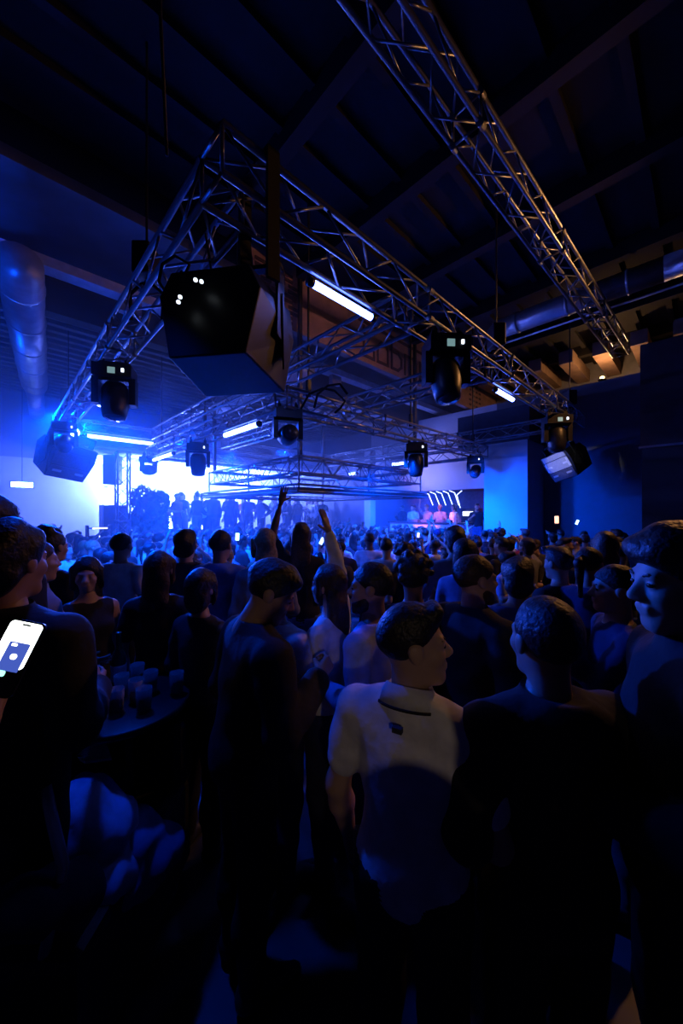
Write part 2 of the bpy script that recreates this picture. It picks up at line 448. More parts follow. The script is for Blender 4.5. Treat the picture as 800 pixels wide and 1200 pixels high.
for (a0, a1, b0, b1) in ((SP0 - .14, SP1 + sa + .14, SQ0 - .14, SQ0 - .06), (SP0 - .14, SP0 - .06, SQ0 - .06, SQ1 + sa + .06), (SP0 - .14, SP1 + sa + .14, SQ1 + sa + .06, SQ1 + sa + .14), (SP1 + sa + .06, SP1 + sa + .14, SQ0 - .06, SQ1 + sa + .06)):
    MB().gbox(a0, a1, b0, b1, hr - .03, hr + .07).obj('ring_channel', BLACKM, T.root, matrix=Matrix.Translation(-T.off))
for (p, q) in ((SP0, SQ0), (SP1 + sa, SQ0), (SP1 + sa, SQ1 + sa), (SP0, SQ1 + sa), (SP0, 6.1), (7.3, SQ0)):
    T.rod('hanger_post', G(p, q, hr), G(p, q, HS + sa), 0.02, 8)
for i in range(8):
    t = i / 8 * (SP1 - SP0)
    T.rod('rung', G(SP0 + t, SQ0 - 0.12, hr), G(SP0 + t, SQ0 + 0.35, hr), 0.013, 6)
    T.rod('rung', G(SP0 - 0.12, SQ0 + t, hr), G(SP0 + 0.35, SQ0 + t, hr), 0.013, 6)
T.done()
Wd = Vector((0.7412, 0.6713, 0)); Wn = Vector((-0.6713, 0.7412, 0))
O3 = Wn * 1.58 - Wd * 4.0; O3.z = CAMZ + 3.66
T = Truss('ceiling_truss', 'long straight aluminium truss under the dark ceiling reaching the overhanging box', loc=O3)
T.side(O3, Wd, Wn, 14.4)
T.done()
# standing truss tower by the platform
tw = G(11.35, 2.35, FLR)
T = Truss('truss_tower', 'upright aluminium truss tower standing beside the bushy plant', loc=tw)
T.side(tw, UP, U, 3.92, 0.30, 0.7, up=V)
MB().gbox(11.2, 11.8, 2.2, 2.8, FLR, FLR + 0.03).obj('base_plate', ALU, T.root, matrix=Matrix.Translation(-tw))
T.rod('cross_pipe', tw + UP * 3.9 - V * 1.6 - U * 0.2, tw + UP * 4.05 + V * 0.5, 0.024)
T.done()

# ------------------------------------------------------------------ straps, chains and hoists
def cable(name, pts, r, label, cat='cable', m=CABLE, parent=None, group=None):
    o = MB().tube(pts, r, 6).obj(name, m, parent, True)
    if parent is None: tag(o, label, cat, group)
    return o
def hoist(p, q, ztop, label):
    """chain hoist clamped on the truss, chain up to the ceiling"""
    b = G(p, q, ztop)
    root = empty('chain_hoist', b)
    MB().box(-.09, .09, -.13, .13, .10, .42).obj('motor_housing', BLACKM, root, bevel=0.02)
    MB().cyl((0, 0, .42), (0, 0, Z_HI - ztop), 0.012, n=6).obj('chain', BLACKM, root)
    MB().tube([(0, 0, .1), (.05, 0, .04), (0.0, 0, -.02), (-.05, 0, .04), (0, 0, .1)], .012, 6).obj('hook', ALU, root)
    MB().tube([(.16, 0, -.32), (.17, 0, -.05), (.05, 0, .06), (-.05, 0, .06), (-.17, 0, -.05), (-.16, 0, -.32)], .018, 6).obj('sling', STRAP, root)
    tag(root, label, 'hoist', 'chain hoists on the truss frames')
hoist(P0 + .145, 5.2, HT + AT, 'black chain hoist above the moving head with a lit square display')
hoist(P0 + .145, 9.2, HT + AT, 'black chain hoist over the truss corner by the overhanging box')
hoist(4.0, Q0 + .145, HT + AT, 'black chain hoist over the truss side near the lit steel beam')
hoist(9.8, Q0 + .145, HT + AT, 'black chain hoist over the truss end near the wide duct')
cable('hanging_cable', [G(2.5, .75, Z_HI), G(2.5, .76, 5.2), G(2.5, .8, 4.3)], .012, 'thin cable hanging from the dark ceiling beside the truss corner')
tp = MB().gbox(2.29, 2.32, 1.22, 1.31, HT - .5, HT + AT + .05); tp.gbox(1.93, 1.955, 1.22, 1.31, HT - .5, HT + AT + .05); tp.gbox(1.93, 2.32, 1.22, 1.31, HT + AT + .03, HT + AT + .05)
tag(tp.obj('lifting_strap', STRAP), 'black lifting strap wrapped around the truss above the big loudspeaker', 'strap')
for i, (p, q) in enumerate(((SP0 + .1, SQ0 + .1), (SP1 + .2, SQ0 + .1), (SP0 + .1, SQ1 + .2), (SP1 + .2, SQ1 + .2))):
    zt = Z_HI if p < 5.6 else Z_LO + .56
    s_ = MB().gbox(p - .035, p + .035, q - .035, q + .035, HS + sa - .02, zt).obj('suspension_post', BLACKM)
    tag(s_, ['black suspension post over the near corner of the small truss frame', 'black suspension post over the small frame corner by the platform', 'black suspension post over the small frame corner by the pillar', 'black suspension post over the small frame corner facing the booth'][i], 'post', 'suspension posts of the small frame')
for i, (p, q) in enumerate(((LP0 + .14, LQ0 + .5), (LP0 + .14, 6.1), (LP0 + .14, 8.9), (7.2, LQ0 + .14), (9.9, LQ0 + .14))):
    s_ = MB().gbox(p - .03, p + .03, q - .03, q + .03, HL + AT, HT + (0 if p > 5 else 0.02)).obj('drop_bar', BLACKM)
    s2 = MB().gbox(p - .012, p + .012, q - .012, q + .012, HT, (Z_HI if p < 5.6 else Z_LO + .56)).obj('drop_chain', BLACKM, s_)
    tag(s_, 'black drop bar holding up the square truss frame below the large one', 'bar', 'drop bars of the square frame')
cb = [PX(352, 480, 5.1), PX(362, 462, 5.15), PX(378, 455, 5.2), PX(392, 458, 5.2), PX(404, 470, 5.2), PX(399, 478, 5.2), PX(392, 484, 5.2)]
cable('cable_loop', cb, .018, 'loop of black cable sagging on the square truss frame corner')
cable('cable_loop', [PX(368, 478, 5.2), PX(372, 462, 5.2), PX(384, 452, 5.2), PX(398, 450, 5.2), PX(407, 462, 5.2)], .02, 'second loop of black cable arched above the square frame')
cable('speaker_cable', [PX(196, 345, 2.55), PX(186, 330, 2.5), PX(190, 310, 2.5), PX(205, 300, 2.5), PX(222, 310, 2.5), PX(214, 330, 2.55)], .012, 'black cable curling over the big hanging loudspeaker')
cable('speaker_cable', [PX(78, 505, 8.2), PX(60, 512, 8.2), PX(50, 522, 8.2), PX(52, 538, 8.2), PX(62, 545, 8.2)], .015, 'pale cable curling behind the loudspeaker by the exit sign')

# ------------------------------------------------------------------ tube lights
def bar_light(a, b, label, r=0.03, m=TUBE, group=None, cat='tube light'):
    a = Vector(a); b = Vector(b)
    root = empty('tube_light', a); d = b - a
    MB().cyl((0, 0, 0), d, r, n=10).obj('glowing_tube', m, root, True)
    e = d.normalized()
    MB().cyl(-e * .03, e * .02, r * 1.2, n=10).obj('end_cap', BLACKP, root, True)
    MB().cyl(d - e * .02, d + e * .03, r * 1.2, n=10).obj('end_cap', BLACKP, root, True)
    tag(root, label, cat, group)
    return root
zt = HT - 0.10
pT = P0 + AT
def q_at(x, s=pT): # q on a v-line of offset s that shows at pixel x
    Y = FPX * 1.4373 * s / (826.4 - x); return (Y - U.y * s) / V.y
def p_at(x, s):
    Y = FPX * 1.392 * s / x; return (Y - V.y * s) / U.y
bar_light(G(pT, q_at(364), zt), G(pT, q_at(436), zt), 'bright tube light under the large truss beside the lettered bulkhead', .032)
bar_light(G(pT, q_at(580), zt), G(pT, q_at(601), zt), 'short bright tube light under the large truss near the vent slots', .035)
bar_light(G(P1, (-.03 + 0) + 1.55, HT - .12), G(P1, 3.05, HT - .12), 'long bright tube light under the far truss above the truss tower', .045)
bar_light(G(p_at(303, 2.95), 2.95, HL - .08), G(p_at(263, 2.95), 2.95, HL - .08), 'bright tube light under the square truss frame beside a moving head', .04)
bar_light(G(p_at(203, 2.95), 2.95, HL - .09), G(p_at(180, 2.95), 2.95, HL - .09), 'short tube light under the far corner of the square truss frame', .04)
bar_light(G(7.9, 10.2, CAMZ + 1.72), G(6.55, 10.2, CAMZ + 1.72), 'bright tube light on the pale wall above the booth', .05)
bar_light(G(9.2, 9.3, HL - .08), G(8.8, 9.3, HL - .08), 'small tube light under the square frame side facing the booth', .045)
# vertical tubes on the back wall of the platform
for q in (2.9, 3.8, 5.2, 6.6, 8.2):
    z0 = 0.95
    bar_light(G(15.82, q, z0), G(15.82, q, z0 + 1.9), 'upright tube light on the wall behind the back platform', .06, TUBEW, 'upright tubes behind the platform')

# exit sign
ex = empty('exit_sign', G(15.0, 0.35, 0))
c = PX(26, 568, 11.6)
ex.location = c
def face_cam(o): o.rotation_euler = (0, 0, math.atan2(o.location.y, o.location.x) - math.pi / 2)
face_cam(ex)
MB().box(-.30, .30, 0.0, .06, -.11, .11).obj('housing', BLACKP, ex)
MB().box(-.27, .27, -.01, .0, -.085, .085).obj('lit_face', EXITM, ex)
MB().cyl((0, .03, .11), (0, .03, Z_LO + .55 - c.z), .012).obj('hanging_rod', BLACKM, ex)
tag(ex, 'glowing pale exit sign hanging in the haze by the back wall', 'exit sign')

# ------------------------------------------------------------------ moving heads
_mh = {}
def mh_meshes():
    base = MB(); base.box(-.20, .20, -.15, .15, -.20, -.06)
    base.prism([(-.17, -.06), (.17, -.06), (.12, -.03), (-.12, -.03)], -.12, .12)
    _mh['base'] = base.mesh('base', BLACKP)
    y = MB(); y.box(-.225, -.155, -.07, .07, -.50, -.19); y.box(.155, .225, -.07, .07, -.50, -.19); y.box(-.2, .2, -.07, .07, -.235, -.19)
    _mh['yoke'] = y.mesh('yoke', BLACKP)
    _mh['head'] = MB().lathe([(.02, -.20), (.11, -.19), (.145, -.12), (.15, .05), (.135, .14), (.12, .22), (.10, .23)], 20).mesh('head', BLACKP, True)
    _mh['lens'] = MB().lathe([(.095, .225), (.095, .235), (.02, .25)], 16).mesh('lens', LENSD, True)
    _mh['lens_on'] = MB().lathe([(.095, .225), (.095, .235), (.02, .25)], 16).mesh('lens', LENSL, True)
    _mh['display'] = MB().box(-.04, .035, -.156, -.15, -.175, -.105).mesh('display', LEDG)
    _mh['led'] = MB().box(.10, .125, -.16, -.15, -.15, -.11).mesh('status_light', LEDW)
    cl = MB(); cl.box(-.025, .025, -.04, .04, -.06, .03); cl.tube([(0, 0, .0), (0, .04, .03), (0, 0, .075), (0, -.04, .03), (0, 0, 0)], .014, 6)
    _mh['clamp'] = cl.mesh('clamp', BLACKM)
mh_meshes()
def moving_head(loc, yaw, tilt, label, lit=False, disp=True, scale=1.0, led=True):
    root = empty('moving_head_light', loc, yaw); root.scale = (scale,) * 3
    link('base', _mh['base'], root); link('yoke', _mh['yoke'], root)
    h = link('head', _mh['head'], root, Matrix.Translation((0, 0, -.44)) @ Matrix.Rotation(tilt, 4, 'X'))
    link('lens', _mh['lens_on'] if lit else _mh['lens'], h)
    for s in (-1, 1): link('clamp', _mh['clamp'], root, Matrix.Translation((s * .13, 0, 0)))
    if disp: link('display', _mh['display'], root)
    if led: link('status_light', _mh['led'], root)
    tag(root, label, 'stage light', 'moving head lights')
    return root
R = math.radians
moving_head(G(P0 + .05, q_at(522, P0 + .05), HT - .02), R(4), R(165), 'black moving head light with square display hung on the large truss', scale=1.12)
moving_head(G(p_at(135, 1.1), 1.1, HT - .02), R(18), R(170), 'black moving head light with square display hung beside the lit steel beam', scale=1.12)
moving_head(G(p_at(75, 1.0), 1.0, HT - .02), R(40), R(120), 'tilted black moving head above the loudspeaker by the exit sign', disp=False, scale=1.1)
moving_head(G(P0 + .1, q_at(652, P0 + .1), HT - .02), R(-10), R(175), 'black moving head light hung above the pale-fronted loudspeaker', scale=1.15)
moving_head(G(p_at(232, 2.95), 2.95, HL - .02), R(20), R(195), 'black moving head under the square frame in front of the platform glow', disp=False, scale=1.05)
moving_head(G(LP0 + .15, LQ0 + .12, HL + .06), R(20), R(90), 'black moving head lying level under the square frame corner', disp=False, scale=.95, led=False)
moving_head(G(LP0 + .14, q_at(487, LP0 + .14), HL + .0), R(-5), R(180), 'black moving head under the square frame above the crowd near the booth', disp=False, scale=1.08)
moving_head(G(LP0 + .14, q_at(557, LP0 + .14), HL + .02), R(-30), R(120), 'black moving head at the square frame corner beside the pillar', disp=False, scale=.95)
moving_head(G(p_at(174, 2.95), 2.95, HL + .1), R(60), R(95), 'black moving head turned sideways at the square frame corner by the truss tower', disp=False, scale=.95, led=False)
# lit spot lamps on the left truss
for x, s_, dz in ((119, 1.2, -.18), (88, 1.2, -.22)):
    p = p_at(x, s_); c = G(p, s_, HT + dz)
    root = empty('spot_lamp', c)
    tq = Vector((.45, -.75, -.30)).to_track_quat('Z', 'Y').to_matrix().to_4x4()
    MB().lathe([(.05, -.16), (.085, -.12), (.09, .0), (.10, .06)], 16).obj('housing', BLACKP, root, True, tq)
    MB().lathe([(.09, .055), (.088, .075), (.03, .085)], 16).obj('lens', LENSL, root, True, tq)
    MB().box(-.02, .02, -.02, .02, .05, -dz + .02).obj('bracket', BLACKM, root)
    tag(root, 'round lit spot lamp on the truss side near the exit sign' if x < 100 else 'round lit spot lamp on the truss side beneath the moving head', 'stage light')

# ------------------------------------------------------------------ loudspeakers
def loudspeaker(loc, target, roll, label, s=1.0, pale=False):
    d = (Vector(target) - Vector(loc)).normalized()
    q = d.to_track_quat('Y', 'Z')
    root = empty('hanging_loudspeaker', loc); root.rotation_mode = 'QUATERNION'
    root.rotation_quaternion = q @ Matrix.Rotation(roll, 3, 'Y').to_quaternion()
    root.scale = (s,) * 3
    # wedge cabinet: wide front at +y, narrower rear, both wider above than below
    w, h, dp = .46, .41, .36
    fr = [(-.42, -.41), (.42, -.41), (.50, .10), (.46, .41), (-.46, .41), (-.50, .10)]
    re_ = [(-.33, -.37), (.33, -.37), (.44, .16), (.34, .36), (-.34, .36), (-.44, .16)]
    mb = MB(); n = 6
    mb.add([(x, -dp, z) for x, z in re_] + [(x, dp, z) for x, z in fr],
           [tuple(range(n)), tuple(range(2 * n - 1, n - 1, -1))] + [(i, i + n, (i + 1) % n + n, (i + 1) % n) for i in range(n)])
    mb.obj('cabinet', BLACKP, root, bevel=.012)
    gp = GRILLE if pale else GRILLD
    bands = [(h - .02, h - .17, 'horn_panel'), (h - .19, -.10, 'mid_panel'), (-.12, -h + .02, 'woofer_panel')]
    for i, (z1, z0, nm) in enumerate(bands):
        b = MB().box(-w + .06, w - .06, dp, dp + .02, z0, z1).obj(nm, gp if i < 2 else GRILLD, root)
        if i == 1:
            for sx in (-1, 1):
                cm = MB(); cm.box(sx * .30 - .10, sx * .30 + .10, dp + .02, dp + .03, .03, .09); cm.box(sx * .38 - .035, sx * .38 + .035, dp + .02, dp + .03, -.07, .19)
                cm.obj('cross_bracket', WHITEP if pale else GRILLD, b)
        if i == 2:
            for sx in (-1, 1): MB().box(sx * .24 - .09, sx * .24 + .09, dp + .02, dp + .035, -.26, -.21).obj('port_bar', GRILLE, b)
    for sx in (-1, 1):
        MB().box(sx * (w + .005) - .012, sx * (w + .005) + .012, -.05, .12, -.05, h + .22).obj('side_bracket', BLACKM, root)
        MB().add([(sx * (w + .02), .30, -.05), (sx * (w + .02), .10, -.3), (sx * (w + .02), .02, .36), (sx * (w + .035), .30, -.05), (sx * (w + .035), .10, -.3), (sx * (w + .035), .02, .36)],
                 [(0, 2, 1), (3, 4, 5), (0, 1, 4, 3), (1, 2, 5, 4), (2, 0, 3, 5)]).obj('fin_plate', BLACKM, root)
    MB().box(-w - .02, w + .02, .0, .07, h + .19, h + .23).obj('yoke_bar', BLACKM, root)
    for sx in (-.2, .2):
        MB().cyl((sx, .03, h + .2), (sx, -.10, h + .5), .012).obj('hanging_wire', BLACKM, root)
    tag(root, label, 'loudspeaker', 'loudspeakers hung at the truss corners')
    return root
ctr = G(6.5, 5.5, 0.6)
ls = loudspeaker(PX(268, 393, 2.75), PX(268, 393, 2.75) + Vector((0.16, 1.0, -.06)), 0, 'large black wedge loudspeaker seen from behind under the truss corner', .86)
for dx, dy, sz in ((-.30, .395, .022), (-.245, .40, .02), (-.46, .25, .016), (-.47, .21, .02)):
    pass
loudspeaker(PX(74, 536, 8.3), PX(74, 536, 8.3) + Vector((.8, -.35, -.42)), R(-8), 'wedge loudspeaker hung at the truss corner by the exit sign', 1.0)
loudspeaker(PX(665, 541, 8.5), PX(665, 541, 8.5) + Vector((-.95, -.28, -.50)), R(12), 'wedge loudspeaker with pale front panels hung near the pillar', .82, True)
# small white work lights clipped above the big loudspeaker
for i, (x, y) in enumerate(((229, 328), (236, 330), (211, 348), (209, 354))):
    o = MB().lathe([(.004, -.012), (.012, -.008), (.014, 0), (.012, .008), (.004, .012)], 10).obj('indicator_lamp', mat('indicator_lit', (1, 1, 1), .4, emit=(.8, .9, 1.0), strength=1.3), None, True)
    o.location = PX(x, y, 2.36)
    tag(o, 'tiny white indicator lamp glowing on the big hanging loudspeaker', 'lamp', 'indicator lamps on the big loudspeaker')
# speaker hanging beside the tower
sp = empty('column_loudspeaker', PX(132, 568, 11.2))
MB().box(-.19, .19, -.2, .2, 0, .92).obj('cabinet', BLACKP, sp, bevel=.02)
MB().box(-.17, .17, -.215, -.2, .03, .89).obj('grille', GRILLD, sp)
MB().cyl((0, 0, .9), (0, 0, 1.25), .02).obj('pole', BLACKM, sp)
tag(sp, 'tall dark column loudspeaker hung against the truss tower', 'loudspeaker')

# ------------------------------------------------------------------ bodies grown from smooth-blended volumes
def surface_nets(D, org, h):
    s = D < 0
    n0, n1, n2 = D.shape
    cnt = np.zeros((n0 - 1, n1 - 1, n2 - 1), np.int8)
    for i in (0, 1):
        for j in (0, 1):
            for k_ in (0, 1):
                cnt += s[i:n0 - 1 + i, j:n1 - 1 + j, k_:n2 - 1 + k_]
    idx = np.argwhere((cnt > 0) & (cnt < 8))
    N = len(idx)
    cor = np.array([(i, j, k_) for i in (0, 1) for j in (0, 1) for k_ in (0, 1)])
    vals = np.stack([D[idx[:, 0] + c[0], idx[:, 1] + c[1], idx[:, 2] + c[2]] for c in cor], 1)
    acc = np.zeros((N, 3)); num = np.zeros(N)
    for a in range(8):
        for b in range(a + 1, 8):
            if np.abs(cor[a] - cor[b]).sum() != 1: continue
            va, vb = vals[:, a], vals[:, b]
            m = (va < 0) != (vb < 0)
            t = np.where(m, va / np.where(m, va - vb, 1), 0)
            acc += m[:, None] * (cor[a] + t[:, None] * (cor[b] - cor[a])); num += m
    P = (idx + acc / num[:, None]) * h + org
    ids = -np.ones(cnt.shape, np.int64); ids[idx[:, 0], idx[:, 1], idx[:, 2]] = np.arange(N)
    faces = []
    for ax in range(3):
        a1, a2 = (ax + 1) % 3, (ax + 2) % 3
        sl0 = [slice(1, -1)] * 3; sl1 = [slice(1, -1)] * 3
        sl0[ax] = slice(0, -1); sl1[ax] = slice(1, None)
        A = s[tuple(sl0)]; B = s[tuple(sl1)]
        e = np.argwhere(A != B)
        if not len(e): continue
        off = np.ones(3, int); off[ax] = 0
        e = e + off
        inside = s[e[:, 0], e[:, 1], e[:, 2]]
        def cell(d1, d2):
            c = e.copy(); c[:, a1] -= d1; c[:, a2] -= d2
            return ids[c[:, 0], c[:, 1], c[:, 2]]
        q = np.stack([cell(1, 1), cell(0, 1), cell(0, 0), cell(1, 0)], 1)
        q[~inside] = q[~inside][:, ::-1]
        faces.append(q)
    F = np.concatenate(faces)
    return P, F[(F >= 0).all(1)]

def grow(prims, vox, cuts=(), wob=0.0, seed=0.0):
    """prims: ('c',a,b,ra,rb,k) round cone, ('e',c,r,k) ellipsoid, ('-',c,r,k) carved ellipsoid; cuts: (point, normal) keep the back side"""
    lo = np.full(3, 9.0); hi = np.full(3, -9.0)
    for p in prims:
        if p[0] == 'c':
            for c, r in ((p[1], p[3]), (p[2], p[4])):
                lo = np.minimum(lo, np.array(c) - r); hi = np.maximum(hi, np.array(c) + r)
        elif p[0] == 'e':
            lo = np.minimum(lo, np.array(p[1]) - p[2]); hi = np.maximum(hi, np.array(p[1]) + p[2])
    lo = lo - 3 * vox - .02; hi = hi + 3 * vox + .02
    n = np.ceil((hi - lo) / vox).astype(int) + 1
    ax = [lo[i] + np.arange(n[i]) * vox for i in range(3)]
    D = np.full(n, 0.5)
    for p in prims:
        k = p[-1]; mg = 2.2 * vox + 2 * k + abs(wob)
        if p[0] == 'c':
            a = np.array(p[1], float); b = np.array(p[2], float)
            l = np.minimum(a - p[3], b - p[4]) - mg; u = np.maximum(a + p[3], b + p[4]) + mg
        else:
            c = np.array(p[1], float); r = np.array(p[2], float); l = c - r - mg; u = c + r + mg
        i0 = np.maximum(0, np.floor((l - lo) / vox).astype(int)); i1 = np.minimum(n, np.ceil((u - lo) / vox).astype(int) + 1)
        if (i1 <= i0).any(): continue
        X = ax[0][i0[0]:i1[0], None, None]; Y = ax[1][None, i0[1]:i1[1], None]; Z = ax[2][None, None, i0[2]:i1[2]]
        sl = tuple(slice(i0[i], i1[i]) for i in range(3))
        if p[0] == 'c':
            ba = b - a; L = max(ba @ ba, 1e-9)
            h = np.clip(((X - a[0]) * ba[0] + (Y - a[1]) * ba[1] + (Z - a[2]) * ba[2]) / L, 0, 1)
            d = np.sqrt((X - a[0] - h * ba[0]) ** 2 + (Y - a[1] - h * ba[1]) ** 2 + (Z - a[2] - h * ba[2]) ** 2) - (p[3] + (p[4] - p[3]) * h)
        else:
            x, y, z = X - c[0], Y - c[1], Z - c[2]
            k0 = np.sqrt((x / r[0]) ** 2 + (y / r[1]) ** 2 + (z / r[2]) ** 2)
            k1 = np.sqrt((x / r[0] ** 2) ** 2 + (y / r[1] ** 2) ** 2 + (z / r[2] ** 2) ** 2) + 1e-9
            d = k0 * (k0 - 1) / k1
        E = D[sl]
        if p[0] == '-':
            hh = np.maximum(k - np.abs(E + d), 0) / k
            D[sl] = np.maximum(E, -d) + hh * hh * k / 4
        else:
            hh = np.maximum(k - np.abs(E - d), 0) / k
            D[sl] = np.minimum(E, d) - hh * hh * k / 4
    X = ax[0][:, None, None]; Y = ax[1][None, :, None]; Z = ax[2][None, None, :]
    if wob:
        D = D + wob * (np.sin(31 * X + 17 * Z + seed) * np.sin(27 * Z + 11 * Y + 2 * seed) + .7 * np.sin(53 * Y + 23 * X - 37 * Z + seed))
    for (c, nrm) in cuts:
        nrm = np.array(nrm, float); nrm = nrm / np.linalg.norm(nrm)
        D = np.maximum(D, (X - c[0]) * nrm[0] + (Y - c[1]) * nrm[1] + (Z - c[2]) * nrm[2])
    D[0] = D[-1] = 0.5; D[:, 0] = D[:, -1] = 0.5; D[:, :, 0] = D[:, :, -1] = 0.5
    return surface_nets(D, lo, vox)

def merge(parts):
    Vs, Fs, o = [], [], 0
    for v, f in parts:
        Vs.append(v); Fs.append(f + o); o += len(v)
    return np.concatenate(Vs), np.concatenate(Fs)
def xform(vf, M):
    v, f = vf
    M = np.array(M)
    v2 = v @ M[:3, :3].T + M[:3, 3]
    if np.linalg.det(M[:3, :3]) < 0: f = f[:, ::-1]
    return v2, f

_cache = {}
def head_shape(kind, vox):
    key = ('head', kind, vox)
    if key in _cache: return _cache[key]
    fem = kind == 'f'
    j = .88 if fem else 1.0
    pr = [('e', (0, -.012, .030), (.075, .096, .088), .02), ('e', (0, .028, -.045), (.056 * j, .062, .076 * j), .035),
          ('c', (-.012 * j, .066, -.098 * j), (.012 * j, .066, -.098 * j), .020 * j, .020 * j, .03),
          ('c', (0, -.02, -.05), (0, -.032, -.19), .052 * j, .054 * j, .03),
          ('e', (-.036, .058, -.022), (.026, .028, .026), .02), ('e', (.036, .058, -.022), (.026, .028, .026), .02),
          ('c', (-.036, .076, .022), (.036, .076, .022), .013 * j, .013 * j, .014),
          ('-', (-.032, .101, .004), (.019, .016, .012), .012), ('-', (.032, .101, .004), (.019, .016, .012), .012),
          ('c', (0, .083, .014), (0, .108, -.024), .0085, .0125, .014), ('c', (0, .080, -.004), (0, .094, -.028), .012, .013, .010), ('e', (-.012, .098, -.030), (.009, .010, .008), .008), ('e', (.012, .098, -.030), (.009, .010, .008), .008),
          ('c', (-.020, .088, -.054), (.020, .088, -.054), .0075, .0075, .006), ('c', (-.017, .086, -.066), (.017, .086, -.066), .008, .008, .006),
          ('e', (-.032, .079, .004), (.013, .012, .010), .004), ('e', (.032, .079, .004), (.013, .012, .010), .004),
          ('e', (-.078, -.006, .0), (.010, .022, .032), .01), ('e', (.078, -.006, .0), (.010, .022, .032), .01),
          ('e', (-.082, -.014, .008), (.008, .017, .022), .006), ('e', (.082, -.014, .008), (.008, .017, .022), .006)]
    _cache[key] = grow(pr, vox)
    return _cache[key]
def hair_shape(kind, vox, seed=1.0):
    key = ('hair', kind, vox)
    if key in _cache: return _cache[key]
    r0 = np.random.default_rng(int(seed * 10) + len(kind))
    cap = lambda t: ('e', (0, -.016 - .35 * t, .036 + .5 * t), (.0765 + t * .75, .0965 + t * .75, .087 + t * .65), .01)
    cut_line = ((0, .02, .012), (0, .78, -1.0)); wob = .003
    front = ((0, .088, .05), (0, 1, -.35))
    if kind == 'crop': pr = [cap(.010)]; cuts = [cut_line]
    elif kind == 'fade':
        pr = [cap(.004), ('e', (0, .004, .085), (.066, .088, .048), .02), ('c', (-.035, .07, .108), (.035, .07, .108), .022, .022, .02)]; cuts = [((0, .02, .02), (0, .8, -1.0))]; wob = .002
    elif kind == 'quiff':
        pr = [cap(.012), ('e', (0, .02, .098), (.07, .085, .045), .02), ('c', (-.04, .085, .118), (.045, .08, .12), .025, .022, .02)]; cuts = [((0, .03, .02), (0, .8, -1.0))]; wob = .004
    elif kind == 'full':
        pr = [cap(.020), ('e', (0, .01, .085), (.076, .088, .05), .03), ('c', (-.042, .068, .090), (.042, .068, .090), .016, .016, .03)]; cuts = [((0, .035, .012), (0, .85, -1.0))]; wob = .004
    elif kind == 'medium':
        pr = [cap(.024), ('e', (0, -.06, -.03), (.082, .055, .07), .02)]; cuts = [((0, .045, .01), (0, 1.0, -.62))]; wob = .006
    elif kind == 'curly':
        pr = [cap(.028)]
        for _ in range(60):
            d = r0.normal(size=3); d /= np.linalg.norm(d)
            if d[2] < -.35 or (d[1] > .5 and d[2] < .35): continue
            pr.append(('e', (d[0] * .103, -.016 + d[1] * .118, .045 + d[2] * .115), (.024, .024, .024), .01))
        cuts = [((0, .06, .02), (0, 1.0, -.7))]; wob = .004
    elif kind == 'bun':
        pr = [cap(.012), ('e', (0, -.05, .138), (.045, .045, .04), .012), ('e', (0, -.06, -.02), (.07, .045, .06), .02)]; cuts = [cut_line]; wob = .003
    elif kind == 'ponytail':
        pr = [cap(.011), ('c', (0, -.10, .06), (0, -.15, .02), .026, .034, .02), ('c', (0, -.15, .02), (0, -.135, -.22), .034, .016, .02)]; cuts = []; wob = .003
        b = hair_shape('crop', vox)
        t = grow(pr[1:], vox, (), wob, seed)
        _cache[key] = merge([b, t]); return _cache[key]
    elif kind == 'long':
        pr = [cap(.017), ('e', (0, -.068, -.10), (.092, .052, .18), .03), ('e', (0, -.085, -.24), (.095, .040, .13), .03),
              ('c', (-.078, .015, .05), (-.086, .012, -.22), .024, .022, .02), ('c', (.078, .015, .05), (.086, .012, -.22), .024, .022, .02)]; cuts = [((0, .075, .045), (0, 1, -.55))]; wob = .004
    elif kind == 'bob':
        pr = [cap(.020), ('e', (0, -.05, -.05), (.094, .068, .10), .03), ('c', (-.08, .02, .04), (-.082, .025, -.10), .022, .022, .02), ('c', (.08, .02, .04), (.082, .025, -.10), .022, .022, .02)]; cuts = [((0, .078, .045), (0, 1, -.5))]; wob = .004
    elif kind == 'cap':
        pr = [cap(.012), ('c', (-.045, .10, .055), (.045, .10, .055), .012, .012, .01), ('c', (-.04, .15, .045), (.04, .15, .045), .009, .009, .01), ('c', (0, .09, .055), (0, .155, .045), .014, .012, .02)]; cuts = [((0, .0, .03), (0, .22, -1.0))]; wob = .0
    elif kind == 'beard':
        pr = [('e', (0, .026, -.052), (.062, .068, .076), .01), ('c', (-.016, .066, -.104), (.016, .066, -.104), .026, .026, .02)]; cuts = [((0, .04, -.045), (0, .55, 1.0)), ((0, .0, 0), (0, -1, .0))]; wob = .002
    _cache[key] = grow(pr, vox, cuts, wob, seed)
    return _cache[key]
